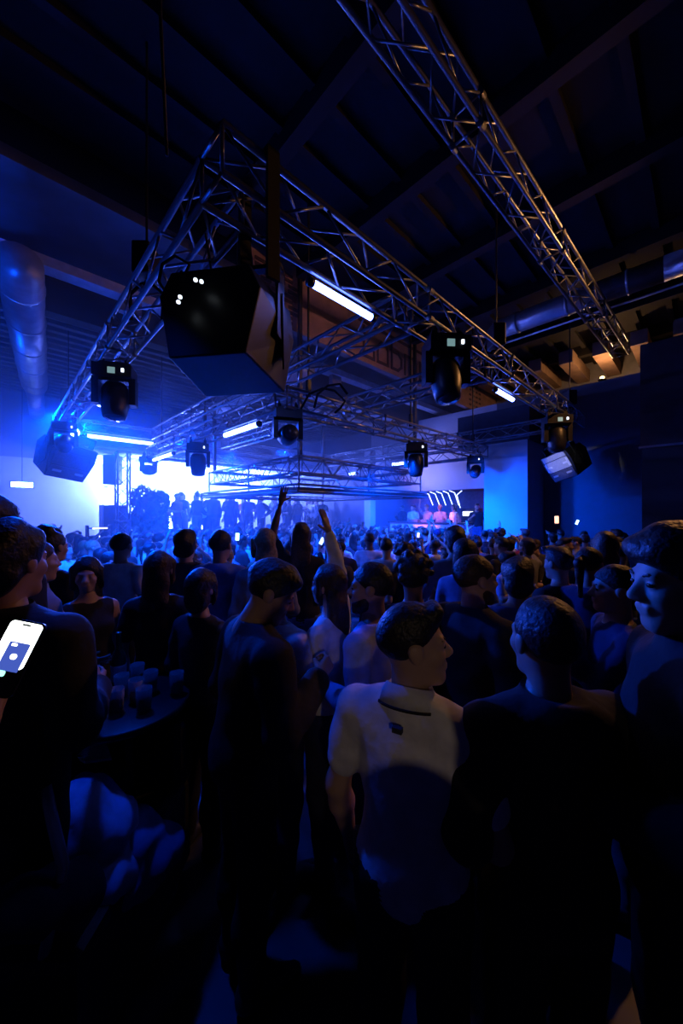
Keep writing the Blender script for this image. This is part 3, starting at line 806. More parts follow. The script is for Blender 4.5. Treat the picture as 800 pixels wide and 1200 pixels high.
def hand_shape(kind, vox=.006):
    key = ('hand', kind, vox)
    if key in _cache: return _cache[key]
    bend = {'relaxed': (20, 28, 20), 'open': (4, 6, 4), 'grip': (50, 62, 40), 'point': (75, 85, 50)}[kind]
    pr = [('c', (0, 0, -.03), (0, 0, .02), .026, .027, .02)]
    for x in (-.028, -.010, .010, .027): pr.append(('c', (x * .7, 0, .02), (x, 0, .088), .017, .0135, .012))
    for i, (x, L) in enumerate(((-.030, .62), (-.011, .80), (.010, .88), (.029, .80))):
        p = np.array([x, 0, .090]); a = 0.0; spread = x * 2.2 if kind == 'open' else x * .5
        bb = bend if not (kind == 'point' and i == 3) else (4, 6, 4)
        for sgm in range(3):
            a += math.radians(bb[sgm])
            L_ = L * (.045, .029, .023)[sgm]
            p2 = p + np.array([math.sin(spread) * L_, math.sin(a) * L_, math.cos(a) * L_])
            pr.append(('c', tuple(p), tuple(p2), .0088 - .0008 * sgm, .0082 - .0008 * sgm, .003)); p = p2
    th = {'open': ((.028, .004, .022), (.060, .012, .048), (.082, .018, .072)), 'relaxed': ((.028, .006, .022), (.052, .022, .052), (.056, .036, .078)),
          'grip': ((.028, .008, .022), (.046, .036, .048), (.026, .058, .062)), 'point': ((.028, .008, .022), (.044, .034, .05), (.016, .046, .068))}[kind]
    pr.append(('c', th[0], th[1], .014, .0105, .008)); pr.append(('c', th[1], th[2], .0102, .0085, .003))
    _cache[key] = grow(pr, vox)
    return _cache[key]

ARM = {  # elbow, wrist, palm normal, hand pose for the +x side; body faces +y
    'down': ((.245, -.03, 1.13), (.255, .07, .88), (-1, .2, 0), 'relaxed'),
    'bent': ((.25, -.03, 1.14), (.13, .20, 1.13), (-.6, -.6, .2), 'relaxed'),
    'drink': ((.26, .02, 1.15), (.15, .23, 1.27), (-1, .1, 0), 'grip'),
    'phone': ((.25, .16, 1.22), (.12, .36, 1.40), (-.3, -1, .2), 'grip'),
    'raised': ((.27, .05, 1.67), (.19, .09, 1.93), (0, 1, 0), 'open'),
    'wave': ((.42, .06, 1.55), (.44, .12, 1.81), (0, 1, .1), 'open'),
    'point': ((.26, .20, 1.52), (.24, .40, 1.70), (0, -.4, -1), 'point'),
    'fist': ((.30, .10, 1.63), (.22, .16, 1.87), (0, 1, 0), 'grip'),
    'hip': ((.36, -.10, 1.16), (.21, .04, .99), (-1, 0, 0), 'relaxed'),
    'hold': ((.26, .06, 1.16), (.10, .30, 1.30), (-1, -.2, .2), 'grip'),
    'phonehi': ((.24, .16, 1.26), (.15, .36, 1.46), (-.25, -1, .25), 'grip'),
    'lean': ((.27, .06, 1.15), (.30, .28, 1.06), (0, 0, -1), 'relaxed'),
}
def person_parts(sex='m', right='down', left='down', hair='crop', top='tee', yaw=0.0, pitch=0.0, lean=0.0, beard=False, vb=.016, vh=.0095, collar=False, build=1.0, seed=1.0):
    """returns part name -> (verts, faces) for a 1.75 m person facing +y with feet at the origin"""
    f = sex == 'f'
    sw = (.155 if f else .185) * build; hw = 1.02 if f else 1.0
    arms = []
    for side, nm in ((1, right), (-1, left)):
        e, w, pn, hp = ARM[nm]
        dx = sw - .185
        S = np.array([side * sw, -.005, 1.392]); E = np.array([side * (e[0] + dx), e[1], e[2]]); W = np.array([side * (w[0] + dx * .6), w[1], w[2]])
        arms.append((side, S, E, W, np.array([side * pn[0], pn[1], pn[2]], float), hp))
    af = .84 if f else 1.0
    torso = [('e', (0, 0, 1.275), (.160 * build * (.88 if f else 1), .108, .19), .05), ('e', (0, .0, 1.08), (.138 * build * (.88 if f else 1), .098, .17), .06),
             ('e', (0, -.005, .955), (.165 * hw, .118, .125), .05), ('c', (-sw * .55, -.012, 1.395), (sw * .55, -.012, 1.395), .058, .058, .05),
             ('c', (0, -.012, 1.40), (0, -.004, 1.50), .070 * af, .056 * af, .04)]
    for s_ in (-1, 1): torso += [('c', (s_ * .03, -.018, 1.452), (s_ * sw * .92, -.012, 1.400), .042 * af, .042 * af, .03)]
    if f: torso += [('e', (-.07, .075, 1.275), (.055, .042, .055), .04), ('e', (.07, .075, 1.275), (.055, .042, .055), .04)]
    upper = []; fore = []
    for side, S, E, W, pn, hp in arms:
        upper += [('c', tuple(S), tuple(S + (E - S) * .4), .053 * af, .050 * af, .03), ('c', tuple(S), tuple(E), .050 * af, .040 * af, .02)]
        m = E + (W - E) * .35
        fore += [('c', tuple(E), tuple(m), .042 * af, .044 * af, .02), ('c', tuple(m), tuple(W), .043 * af, .027 * af, .02)]
    legs = []
    for s in (-1, 1):
        legs += [('c', (s * .088, 0, .90), (s * .10, .012, .50), .088 * hw, .058, .03), ('c', (s * .10, .012, .50), (s * .103, -.02, .30), .056, .054, .03),
                 ('c', (s * .103, -.02, .32), (s * .105, -.015, .09), .054, .036, .03), ('c', (s * .105, -.02, .06), (s * .12, .13, .035), .036, .028, .03)]
    parts = {}
    def bend(vf):
        v, fc = vf
        t = np.clip((v[:, 2] - .85) / .35, 0, 1); a = -lean * t * t * (3 - 2 * t)
        y = v[:, 1]; z = v[:, 2] - .95
        v = np.stack([v[:, 0], y * np.cos(a) - z * np.sin(a), .95 + y * np.sin(a) + z * np.cos(a)], 1)
        return v, fc
    body = [grow(torso + upper + fore + legs, vb * 1.15)]
    for side, S, E, W, pn, hp in arms:
        z = (W - E) / np.linalg.norm(W - E); y = pn - z * (pn @ z); y /= np.linalg.norm(y); x = np.cross(y, z)
        # thumb sits on the inner side for hands in front, mirrored for the other arm
        M = np.eye(4); sc = .86 if f else .96
        M[:3, 0] = x * side * -1 * sc if nm != '' else x; M[:3, 1] = y * sc; M[:3, 2] = z * sc; M[:3, 3] = W + z * .018
        if side < 0: M[:3, 0] = x * sc
        else: M[:3, 0] = -x * sc
        body.append(xform(hand_shape(hp), M))
    Hc = Matrix.Translation((0, .012, 1.632)) @ Matrix.Translation((0, -.02, -.10)) @ Matrix.Rotation(yaw, 4, 'Z') @ Matrix.Rotation(pitch, 4, 'X') @ Matrix.Translation((0, .02, .10))
    if f: Hc = Hc @ Matrix.Diagonal((.95, .95, .95, 1))
    body.append(xform(head_shape('f' if f else 'm', vh), Hc))
    parts['body'] = bend(merge(body))
    hp_ = [hair_shape(hair, vh * 1.15, seed)]
    if vh < .0075:
        for s_ in (-1, 1): hp_.append(grow([('c', (s_ * .018, .0885, .024), (s_ * .034, .0865, .028), .0042, .0045, .004), ('c', (s_ * .034, .0865, .028), (s_ * .048, .077, .024), .0045, .003, .004)], .0035))
    if beard: hp_.append(hair_shape('beard', vh * 1.1, seed))
    parts['hair'] = bend(xform(merge(hp_), Hc))
    if vh < .0075:
        for s_, nm_ in ((1, 'eye_r'), (-1, 'eye_l')): parts[nm_] = bend(xform(grow([('e', (s_ * .032, .0795, .004), (.0125, .0122, .0085), .003)], .003), Hc))
    infl = lambda pr, t: [((p[0], p[1], p[2], p[3] + t, p[4] + t, p[5]) if p[0] == 'c' else (p[0], p[1], tuple(np.array(p[2]) + t), p[3])) for p in pr]
    th = {'tee': .013, 'long': .012, 'jacket': .026, 'tank': .007, 'hoodie': .024, 'polo': .014}[top]
    sl = []
    full = top in ('long', 'jacket', 'hoodie')
    for side, S, E, W, pn, hp in arms:
        k = .62 if top in ('tee', 'polo') else 1.0
        if top == 'tank':
            sl += [('c', tuple(S + np.array([-side * .05, 0, .0])), tuple(S + np.array([-side * .06, 0, -.05])), .045, .045, .04)]; continue
        e2 = S + (E - S) * k
        sl += [('c', tuple(S), tuple(S + (E - S) * .4), .053 * af, .051 * af, .03), ('c', tuple(S), tuple(e2), .050 * af, (.048 if k < 1 else .041) * af, .02)]
        if full: sl += [('c', tuple(E), tuple(E + (W - E) * .35), .044 * af, .045 * af, .02), ('c', tuple(E + (W - E) * .35), tuple(E + (W - E) * .95), .044 * af, .030 * af, .02)]
    tp = infl(torso[:4] + torso[5:] + sl, th)
    if top in ('polo', 'jacket', 'hoodie') or collar:
        tp += [('c', (0, -.014, 1.43), (0, -.006, 1.497), .085 * af, .071 * af, .015)]
    if top == 'hoodie': tp += [('e', (0, -.085, 1.44), (.12, .055, .07), .04)]
    hem = .86 if top != 'tank' else .98
    zc = 1.462 if top == 'tank' else (1.505 if top in ('polo', 'jacket', 'hoodie') or collar else 1.478)
    cuts = [((0, 0, hem), (0, 0, -1))]
    raised = any(A[3][2] > 1.5 for A in arms)
    pv = grow(tp, vb, cuts, .0022 if top != 'tank' else .001, seed)
    # neck opening: flatten what rises above the neckline near the neck
    v, fc = pv
    r_ = np.hypot(v[:, 0], v[:, 1] + .01)
    m = (v[:, 2] > zc) & (r_ < .115)
    v[m, 2] = zc - (v[m, 2] - zc) * .3
    parts['top'] = bend((v, fc))
    tr = infl([torso[2]] + legs[0:3] + legs[4:7], .014)
    parts['trousers'] = grow(tr, vb * 1.3, [((0, 0, .99), (0, 0, 1)), ((0, 0, .06), (0, 0, -1))], .003, seed)
    sh = [('c', (.105, -.035, .055), (.118, .10, .042), .048, .040, .03), ('c', (.118, .10, .042), (.125, .165, .032), .040, .030, .02), ('c', (.105, -.02, .06), (.105, -.015, .12), .045, .046, .02)]
    sr = grow(sh, .014, [((0, 0, .004), (0, 0, -1))])
    parts['shoe_r'] = sr
    parts['shoe_l'] = xform(sr, np.diag([-1, 1, 1, 1]))
    return parts

def np_mesh(name, vf, mats, mi=None):
    v, f = vf
    me = bpy.data.meshes.new(name)
    me.vertices.add(len(v)); me.vertices.foreach_set('co', v.astype(np.float32).ravel())
    me.loops.add(f.size); me.loops.foreach_set('vertex_index', f.astype(np.int32).ravel())
    me.polygons.add(len(f)); me.polygons.foreach_set('loop_start', np.arange(0, f.size, 4, dtype=np.int32))
    for m in mats: me.materials.append(m)
    if mi is not None: me.polygons.foreach_set('material_index', mi.astype(np.int32))
    me.polygons.foreach_set('use_smooth', np.ones(len(f), bool))
    me.update(calc_edges=True); me.validate()
    return me

CLOTH = {'black': (.012, .012, .014), 'charcoal': (.05, .05, .055), 'grey': (.22, .22, .24), 'white': (.78, .78, .78), 'navy': (.015, .02, .07),
         'denim blue': (.10, .16, .32), 'dark red': (.28, .02, .03), 'olive': (.09, .09, .04), 'light blue': (.35, .45, .70), 'beige': (.50, .43, .34)}
CM = {k_: mat('cloth_' + k_.replace(' ', '_'), c, .85, 0, .18, 14, .35) for k_, c in CLOTH.items()}
HM = {'black': mat('hair_black', (.012, .010, .009), .5, 0, .4, 60, .4), 'brown': mat('hair_brown', (.05, .028, .016), .5, 0, .4, 60, .4), 'blond': mat('hair_blond', (.36, .25, .12), .5, 0, .35, 60, .4)}
SKIN = [mat('skin_a', (.52, .33, .24), .5, 0, .06, 9, .05), mat('skin_b', (.40, .24, .17), .5, 0, .06, 9, .05), mat('skin_c', (.20, .11, .07), .5, 0, .06, 9, .05)]
EYE = mat('eye_dark', (.03, .02, .015), .15)
SHOE = mat('shoe_leather', (.03, .03, .03), .5); SHOEW = mat('shoe_white', (.7, .7, .7), .5)

HAIRTXT = {'crop': 'short hair', 'fade': 'faded short hair', 'quiff': 'swept-up hair', 'medium': 'collar-length hair', 'curly': 'round curly hair', 'bun': 'hair in a bun', 'ponytail': 'a ponytail', 'long': 'long loose hair', 'bob': 'chin-length hair', 'cap': 'a peaked cap'}
TOPTXT = {'tee': 't-shirt', 'long': 'long-sleeved top', 'jacket': 'jacket', 'tank': 'sleeveless top', 'hoodie': 'hooded jacket', 'polo': 'polo shirt'}
POSETXT = {'down': '', 'bent': 'forearm bent', 'drink': 'hand raised drinking', 'phone': 'hand held out', 'raised': 'arm straight up', 'wave': 'arm waving', 'point': 'finger pointing up', 'fist': 'fist in the air', 'hip': 'hand on hip', 'hold': 'hand raised', 'lean': 'arm reaching low', 'phonehi': 'hand held out'}

def build_person(spec, name, topc, hairc, skin, trousers='black', shoes=SHOE):
    """detailed single person with parts as children"""
    parts = person_parts(**spec)
    root = empty(name)
    mt = {'body': SKIN[skin], 'hair': HM[hairc] if hairc in HM else CM[hairc], 'top': CM[topc], 'trousers': CM[trousers], 'shoe_r': shoes, 'shoe_l': shoes, 'eye_r': EYE, 'eye_l': EYE}
    for pn, vf in parts.items():
        nm = {'shoe_r': 'shoe', 'shoe_l': 'shoe', 'eye_r': 'eye', 'eye_l': 'eye', 'top': TOPTXT[spec.get('top', 'tee')].replace('-', '_').replace(' ', '_'), 'hair': 'cap' if spec.get('hair') == 'cap' else 'hair'}.get(pn, pn)
        link(nm, np_mesh(nm, vf, [mt[pn]]), root)
    return root
def put(o, x, ytop, depth, yaw, height=None):
    """stand a person so that the crown shows at pixel x, ytop at that depth"""
    X = (x - 400) / FPX * depth
    h = CAMZ - (ytop - 600) / FPX * depth if height is None else height
    o.location = (X, depth, 0); s = h / 1.765
    o.scale = (s, s, s); o.rotation_euler = (0, 0, yaw)
    return o

# ------------------------------------------------------------------ people close to the camera, one by one
FINE = dict(vb=.011, vh=.0058)
def hero(spec, topc, hairc, skin, x, ytop, depth, yaw_deg, label, trousers='black', height=None, group=None, fine=True, dx=0):
    sp_ = dict(spec); sp_.update(FINE if fine else dict(vb=.014, vh=.008)); sp_['seed'] = 1.0 + (x % 7) * .7
    o = build_person(sp_, 'person', topc, hairc, skin, trousers)
    put(o, x, ytop, depth, R(yaw_deg), height)
    tag(o, label, 'person', group)
    KEEP.append((o.location.x, o.location.y))
    return o
KEEP = []
polo = hero(dict(top='polo', hair='fade', yaw=R(-64), pitch=R(4), right='bent', left='down'), 'white', 'black', 0, 481, 706, 1.04, -28, 'person in a white polo shirt with a dark collar stripe, faded hair, looking aside')
# dark stripe and label tab on the polo collar
def ring_on(parent, r0, r1, z0, z1, m, name, y0=-.014, tilt=.026):
    n = 36; vs_ = []; fs_ = []
    for i in range(n):
        a = 2 * math.pi * i / n; dz = -tilt * math.sin(a)
        for rr, zz in ((r0, z0), (r1, z1), (r1 - .006, z1), (r0 - .006, z0)):
            vs_.append((rr * math.cos(a), y0 + rr * .95 * math.sin(a), zz + dz))
    for i in range(n):
        j = (i + 1) % n
        for k_ in range(4): fs_.append((i * 4 + k_, j * 4 + k_, j * 4 + (k_ + 1) % 4, i * 4 + (k_ + 1) % 4))
    return MB().add(vs_, fs_).obj(name, m, parent, True)
ring_on(polo, .098, .072, 1.452, 1.510, CM['white'], 'collar')
ring_on(polo, .1015, .0985, 1.450, 1.457, CM['black'], 'collar_stripe')
MB().box(-.014, .014, -.134, -.118, 1.425, 1.440).obj('neck_label', CM['charcoal'], polo)
hero(dict(top='jacket', hair='full', yaw=R(-30), pitch=R(-22), lean=.10, right='drink', left='bent', build=1.05), 'black', 'black', 1, 288, 655, 1.46, -55, 'dark-haired person in a black jacket bowing the head, beside a white t-shirt', 'black')
hero(dict(top='tee', hair='crop', yaw=R(10), right='lean', left='bent'), 'white', 'brown', 0, 324, 668, 1.85, -40, 'person in a plain white t-shirt half hidden by a black jacket', 'navy')
hero(dict(sex='f', top='long', hair='long', yaw=R(-5), left='bent', right='raised'), 'white', 'brown', 0, 386, 661, 1.9, 66, 'long-haired person in a white long-sleeved top with one arm straight up', 'navy')
hero(dict(top='long', hair='crop', yaw=R(20), beard=True, right='bent', left='bent'), 'light blue', 'black', 1, 436, 659, 1.72, 62, 'bearded person in a pale blue long-sleeved top facing the raised arm', 'navy')
hero(dict(top='tee', hair='curly', right='down', left='down'), 'charcoal', 'black', 2, 484, 652, 2.0, -10, 'person with round curly hair in a charcoal t-shirt seen from behind')
hero(dict(top='jacket', hair='crop', yaw=R(-20), beard=True, right='bent'), 'black', 'brown', 0, 555, 650, 1.78, -62, 'bearded person in a black jacket turned toward the pillar side')
hero(dict(top='tee', hair='medium', right='hold', left='down'), 'denim blue', 'black', 1, 606, 655, 2.05, -15, 'person with collar-length black hair in a denim blue t-shirt')
hero(dict(top='hoodie', hair='crop', right='bent', left='bent', build=1.06), 'black', 'black', 1, 640, 700, .98, 8, 'person in a black hooded jacket seen from behind, beside the white polo')
hero(dict(top='jacket', hair='full', yaw=R(12), pitch=R(-6), right='bent', left='bent'), 'black', 'black', 0, 812, 616, .90, 66, 'tall person in a black jacket with the face lit blue from the side')
hero(dict(top='long', hair='crop', right='down', left='phone'), 'navy', 'black', 0, 722, 662, 1.75, 70, 'short-haired person in a navy long-sleeved top behind the blue-lit face')
hero(dict(top='jacket', hair='medium', right='bent', left='down', build=1.08), 'black', 'black', 1, 8, 613, 1.22, -5, 'broad person in a black jacket standing behind the glowing phone')
hero(dict(top='long', hair='crop', right='down', left='down'), 'black', 'black', 1, -10, 580, 1.75, -10, 'very tall person in a black long-sleeved top near the exit sign side')
hero(dict(top='tee', hair='bun', right='bent', left='down', sex='f'), 'black', 'black', 0, 60, 621, 2.6, -10, 'person with a dark bun in a black t-shirt near the glowing phone', fine=False)
hero(dict(top='hoodie', hair='crop', right='down', left='down'), 'grey', 'brown', 0, 40, 632, 2.05, -35, 'person in a grey hooded jacket beside the dark bun', fine=False)
hero(dict(sex='f', top='tank', hair='long', yaw=R(-30), right='bent', left='down'), 'black', 'black', 0, 103, 652, 2.25, -120, 'long-haired person in a black sleeveless top facing the dark bun', fine=False)
hero(dict(top='tee', hair='crop', right='down', left='down'), 'white', 'black', 1, 142, 624, 3.3, -5, 'short-haired person in a white t-shirt seen from behind by the long loose hair', fine=False)
hero(dict(sex='f', top='tee', hair='long', right='bent', left='down'), 'black', 'brown', 0, 186, 645, 2.2, 8, 'person with very long brown hair in a black t-shirt seen from behind', fine=False)
hero(dict(sex='f', top='long', hair='bob', right='bent', left='bent'), 'charcoal', 'brown', 0, 236, 666, 2.0, -25, 'person with chin-length hair in a charcoal top behind the black jacket', fine=False)
hero(dict(top='jacket', hair='medium', right='down', left='down'), 'charcoal', 'black', 0, 218, 622, 3.0, 5, 'person with collar-length hair in a charcoal jacket by the chin-length hair', fine=False)
hero(dict(top='hoodie', hair='crop', right='down', left='bent'), 'denim blue', 'black', 1, 258, 621, 2.9, -8, 'short-haired person in a denim blue hooded jacket before the platform glow', fine=False)
hero(dict(sex='f', top='long', hair='long', right='bent', left='down', yaw=R(20)), 'grey', 'blond', 0, 310, 619, 2.75, 10, 'blond long-haired person in a grey top near the raised arm', fine=False)
hero(dict(top='tee', hair='quiff', right='down', left='drink'), 'black', 'black', 1, 655, 642, 2.6, 20, 'person with swept-up hair in a black t-shirt among the crowd by the pillar', fine=False)
hero(dict(sex='f', top='tee', hair='ponytail', right='bent', left='down'), 'navy', 'black', 0, 690, 640, 2.4, -60, 'person with a ponytail in a navy t-shirt by the pale-fronted loudspeaker', fine=False)
# unseen photographer and bystander, added behind the lens to shadow the white polo
hero(dict(top='jacket', hair='crop', right='raised', left='raised'), 'black', 'brown', 0, 400, 600, 1, 0, 'unseen photographer in a black jacket, arms up, added to shade the polo', height=1.80, fine=False).location = (0.235, -.62, 0)
hero(dict(top='jacket', hair='medium', right='down', left='bent'), 'black', 'black', 1, 400, 600, 1, 0, 'unseen bystander in a black jacket, added to shade the polo', height=1.85, fine=False).location = (.39, -.20, 0)
hold_p = hero(dict(top='long', hair='crop', right='phonehi', left='bent'), 'black', 'black', 1, -540, 620, .42, -4, 'person in a black long-sleeved top holding out the glowing phone', height=1.72)

# ------------------------------------------------------------------ the crowd
VAR = [dict(hair='crop', top='tee'), dict(hair='crop', top='jacket', right='drink'), dict(sex='f', hair='long', top='tank', right='bent'),
       dict(sex='f', hair='long', top='tee', left='raised', right='bent'), dict(hair='curly', top='tee', left='bent'), dict(hair='fade', top='polo', right='bent', left='bent'),
       dict(sex='f', hair='bun', top='long', right='hold'), dict(hair='cap', top='tee', right='wave'), dict(sex='f', hair='ponytail', top='tank', left='bent', right='wave'),
       dict(hair='medium', top='long', left='hold'), dict(hair='quiff', top='tee', right='fist'), dict(sex='f', hair='bob', top='long', right='drink'),
       dict(hair='crop', top='hoodie', right='phone'), dict(hair='fade', top='tee', beard=True, right='hold', yaw=.4), dict(sex='f', hair='long', top='long', yaw=-.4, right='drink'),
       dict(hair='quiff', top='jacket', left='hip', yaw=-.3), dict(hair='medium', top='tee', right='point', beard=True)]
PN = ['body', 'hair', 'top', 'trousers', 'shoe_r', 'shoe_l']
VM = []
for i, sp_ in enumerate(VAR):
    parts = person_parts(**sp_, vb=.022, vh=.0125, seed=1.0 + i)
    base = [SKIN[0], HM['black'], CM['black'], CM['black'], SHOE]
    mi = np.concatenate([np.full(len(parts[n][1]), min(k_, 4)) for k_, n in enumerate(PN)])
    joined = np_mesh('person', merge([parts[n] for n in PN]), base, mi)
    sep = {n: np_mesh({'shoe_r': 'shoe', 'shoe_l': 'shoe', 'top': 'top'}.get(n, n), parts[n], [base[min(k_, 4)]]) for k_, n in enumerate(PN)}
    VM.append((joined, sep))
WEIGHT = np.array([7, 5, 6, 3, 3, 6, 4, 2, 2, 5, 2, 4, 4, 5, 5, 4, 2], float); WEIGHT /= WEIGHT.sum()
TOPC = ['black', 'charcoal', 'grey', 'white', 'navy', 'denim blue', 'dark red', 'olive', 'light blue', 'beige']
TOPW = np.array([9, 4, 3, 5, 3, 2, 1, 1, 2, 1], float); TOPW /= TOPW.sum()
CROWD = [0]
def crowd_person(x, y, z, yaw, height, zone, near, vi=None, topc=None):
    vi = int(rng.choice(len(VAR), p=WEIGHT)) if vi is None else vi
    sp_ = VAR[vi]; topc = topc or str(rng.choice(TOPC, p=TOPW))
    hairc = str(rng.choice(['black', 'brown', 'blond'], p=[.62, .28, .10])); skin = int(rng.choice(3, p=[.6, .3, .1])); tr = str(rng.choice(['black', 'navy', 'denim blue', 'charcoal']))
    hm = CM[topc if topc != 'white' else 'grey'] if sp_['hair'] == 'cap' and not near else HM[hairc]
    ms = [SKIN[skin], hm, CM[topc], CM[tr], SHOE]
    joined, sep = VM[vi]
    s = height / 1.765
    if near:
        o = empty('person')
        for k_, n in enumerate(PN):
            c = link({'shoe_r': 'shoe', 'shoe_l': 'shoe', 'top': TOPTXT[sp_['top']].replace('-', '_').replace(' ', '_'), 'hair': 'cap' if sp_['hair'] == 'cap' else 'hair'}.get(n, n), sep[n], o)
            c.material_slots[0].link = 'OBJECT'; c.material_slots[0].material = ms[min(k_, 4)]
    else:
        o = link('person', joined)
        for k_ in range(5):
            o.material_slots[k_].link = 'OBJECT'; o.material_slots[k_].material = ms[k_]
    o.location = (x, y, z); o.rotation_euler = (0, 0, yaw); o.scale = (s, s, s)
    pose = POSETXT[sp_.get('right', 'down')] or POSETXT[sp_.get('left', 'down')]
    if sp_.get('left') in ('raised',): pose = POSETXT['raised']
    htxt = HAIRTXT[sp_['hair']]
    htxt = htxt if sp_['hair'] == 'cap' else (hairc + ' ponytail' if sp_['hair'] == 'ponytail' else hairc + ' ' + htxt)
    lab = 'person, %s, %s %s%s, %s' % (htxt, topc.replace('denim blue', 'denim'), TOPTXT[sp_['top']], (', ' + pose) if pose else '', zone)
    tag(o, lab, 'person', 'people ' + ('crowding the dance floor' if z <= 0 else zone))
    CROWD[0] += 1
    return o
def zone_of(p, q):
    if p > 9.6: return 'by the platform'
    if q > 8.4 and p > 5: return 'facing the booth'
    if q > 7.6 and p < 3.0: return 'by the overhanging box'
    if q > 7.6: return 'beside the pillar'
    if q < 2.4: return 'by the speaker truss'
    if 5.0 < p and 3.8 < q: return 'below the small truss'
    return 'below the large truss'
booth = G(7.0, 11.5)
pts = list(KEEP)
tries = 0
cand = []
while len(cand) < 226 and tries < 60000:
    tries += 1
    p = rng.uniform(0.3, 11.7); q = rng.uniform(-0.6, 10.8)
    if p > 2.7 and p < 5.0 and q > 9.4: continue
    if 8.9 < p < 10.1 and q > 10.2: continue
    if p < 1.2 and q > 8.2: continue
    if q > 10.6 and p < 9: continue
    if 11.0 < p and q > 1.6 and q < 3.4: continue
    w = G(p, q)
    if w.y < 2.3 or 3.3 < w.y < 4.0 or abs(w.x) > w.y * 1.02 + .2: continue
    md = .44 if w.y > 5 else .52
    if any((w.x - a) ** 2 + (w.y - b) ** 2 < md * md for a, b in pts): continue
    pts.append((w.x, w.y)); cand.append((w.y, w.x, p, q))
cand.sort()
for (y, x, p, q) in cand:
    d = booth - Vector((x, y, 0)) + Vector((rng.normal() * 2.5, rng.normal() * 2.5, 0))
    a = math.atan2(d.y, d.x) - math.pi / 2 + rng.normal() * .45
    if rng.random() < .16: a += math.pi
    vi = None
    if y < 4.5:
        vi = int(rng.choice([0, 1, 2, 4, 5, 6, 9, 11, 13, 14, 15, 12]))
    crowd_person(x, y, 0 if y < 3.4 else FLR, a, float(np.clip(rng.normal(1.72, .07), 1.56, 1.86)), zone_of(p, q), y < 5.6, vi)
# the rest of the crowd, too far and small to tell apart
LOW = []
for i in (0, 2, 4, 5, 6, 9, 10, 13, 14):
    pr_ = person_parts(**VAR[i], vb=.05, vh=.024, seed=2.0 + i)
    LOW.append((merge([pr_[n] for n in PN]), np.concatenate([np.full(len(pr_[n][1]), min(k_, 4)) for k_, n in enumerate(PN)])))
Vs, mats_i = [], []
tries = 0; nlow = 0
while nlow < 130 and tries < 40000:
    tries += 1
    p = rng.uniform(5.0, 11.7); q = rng.uniform(-0.5, 10.6)
    if 8.9 < p < 10.1 and q > 10.2: continue
    if 10.9 < p and 1.5 < q < 3.6: continue
    if p < 5.2 and q > 9.4: continue
    w = G(p, q)
    if w.y < 6.5 or any((w.x - a) ** 2 + (w.y - b) ** 2 < .105 for a, b in pts): continue
    pts.append((w.x, w.y)); nlow += 1
    vf, mi_ = LOW[int(rng.integers(len(LOW)))]
    d = booth - w; a = math.atan2(d.y, d.x) - math.pi / 2 + rng.normal() * .5
    s_ = rng.uniform(1.58, 1.8) / 1.765
    Vs.append(xform(vf, Matrix.Translation(w + Vector((0, 0, FLR))) @ Matrix.Rotation(a, 4, 'Z') @ Matrix.Diagonal((s_, s_, s_, 1)))); mats_i.append(np.where(mi_ == 2, 2 + 3 * int(rng.integers(2)), mi_))
me_ = np_mesh('crowd', merge(Vs), [SKIN[0], HM['black'], CM['charcoal'], CM['black'], SHOE, CM['light blue']], np.concatenate(mats_i))
tag(link('crowd', me_), 'mass of small far heads packed between the dancers below the platform', 'crowd', kind='stuff')
# people on the platform in front of the bright back wall
qs = np.linspace(3.6, 10.8, 35)
for i, q in enumerate(qs):
    p = 12.2 + (i % 3) * .45 + rng.uniform(-.1, .1)
    w = G(p, q + rng.uniform(-.12, .12))
    crowd_person(w.x, w.y, PF, rng.uniform(-3.1, 3.1), rng.uniform(1.6, 1.84), 'standing on the platform', False, int(rng.choice([0, 1, 2, 4, 5, 6, 9, 11, 13, 14, 15] + ([3] if i == 3 else []))))
# people in the booth
for i, (p, q, tc, vi) in enumerate(((8.3, 12.1, 'white', 5), (7.75, 12.25, 'grey', 10), (7.1, 12.15, 'grey', 0), (6.45, 12.0, 'white', 2), (5.55, 11.95, 'black', 13), (5.05, 12.5, 'dark red', 1), (9.2, 12.6, 'black', 1), (8.8, 12.9, 'black', 0))):
    w = G(p, q); d = -V
    crowd_person(w.x, w.y, .48, math.atan2(d.y, d.x) - math.pi / 2 + rng.normal() * .3, 1.74, 'behind the booth desk', False, vi, tc)
# a few who stand out above the far heads
for (x, yt, dep, vi, tc, yw) in ((585, 611, 8.2, 4, 'charcoal', 40), (352, 628, 3.2, 3, 'black', 10), (617, 622, 5.2, 16, 'grey', 20), (498, 634, 8.5, 10, 'black', 0), (512, 632, 8.0, 7, 'navy', 0)):
    X = (x - 400) / FPX * dep
    if any((X - a) ** 2 + (dep - b) ** 2 < .09 for a, b in KEEP): continue
    crowd_person(X, dep, 0 if dep < 3.4 else FLR, R(yw), 1.83, 'amid the far crowd', dep < 5.6, vi, tc)

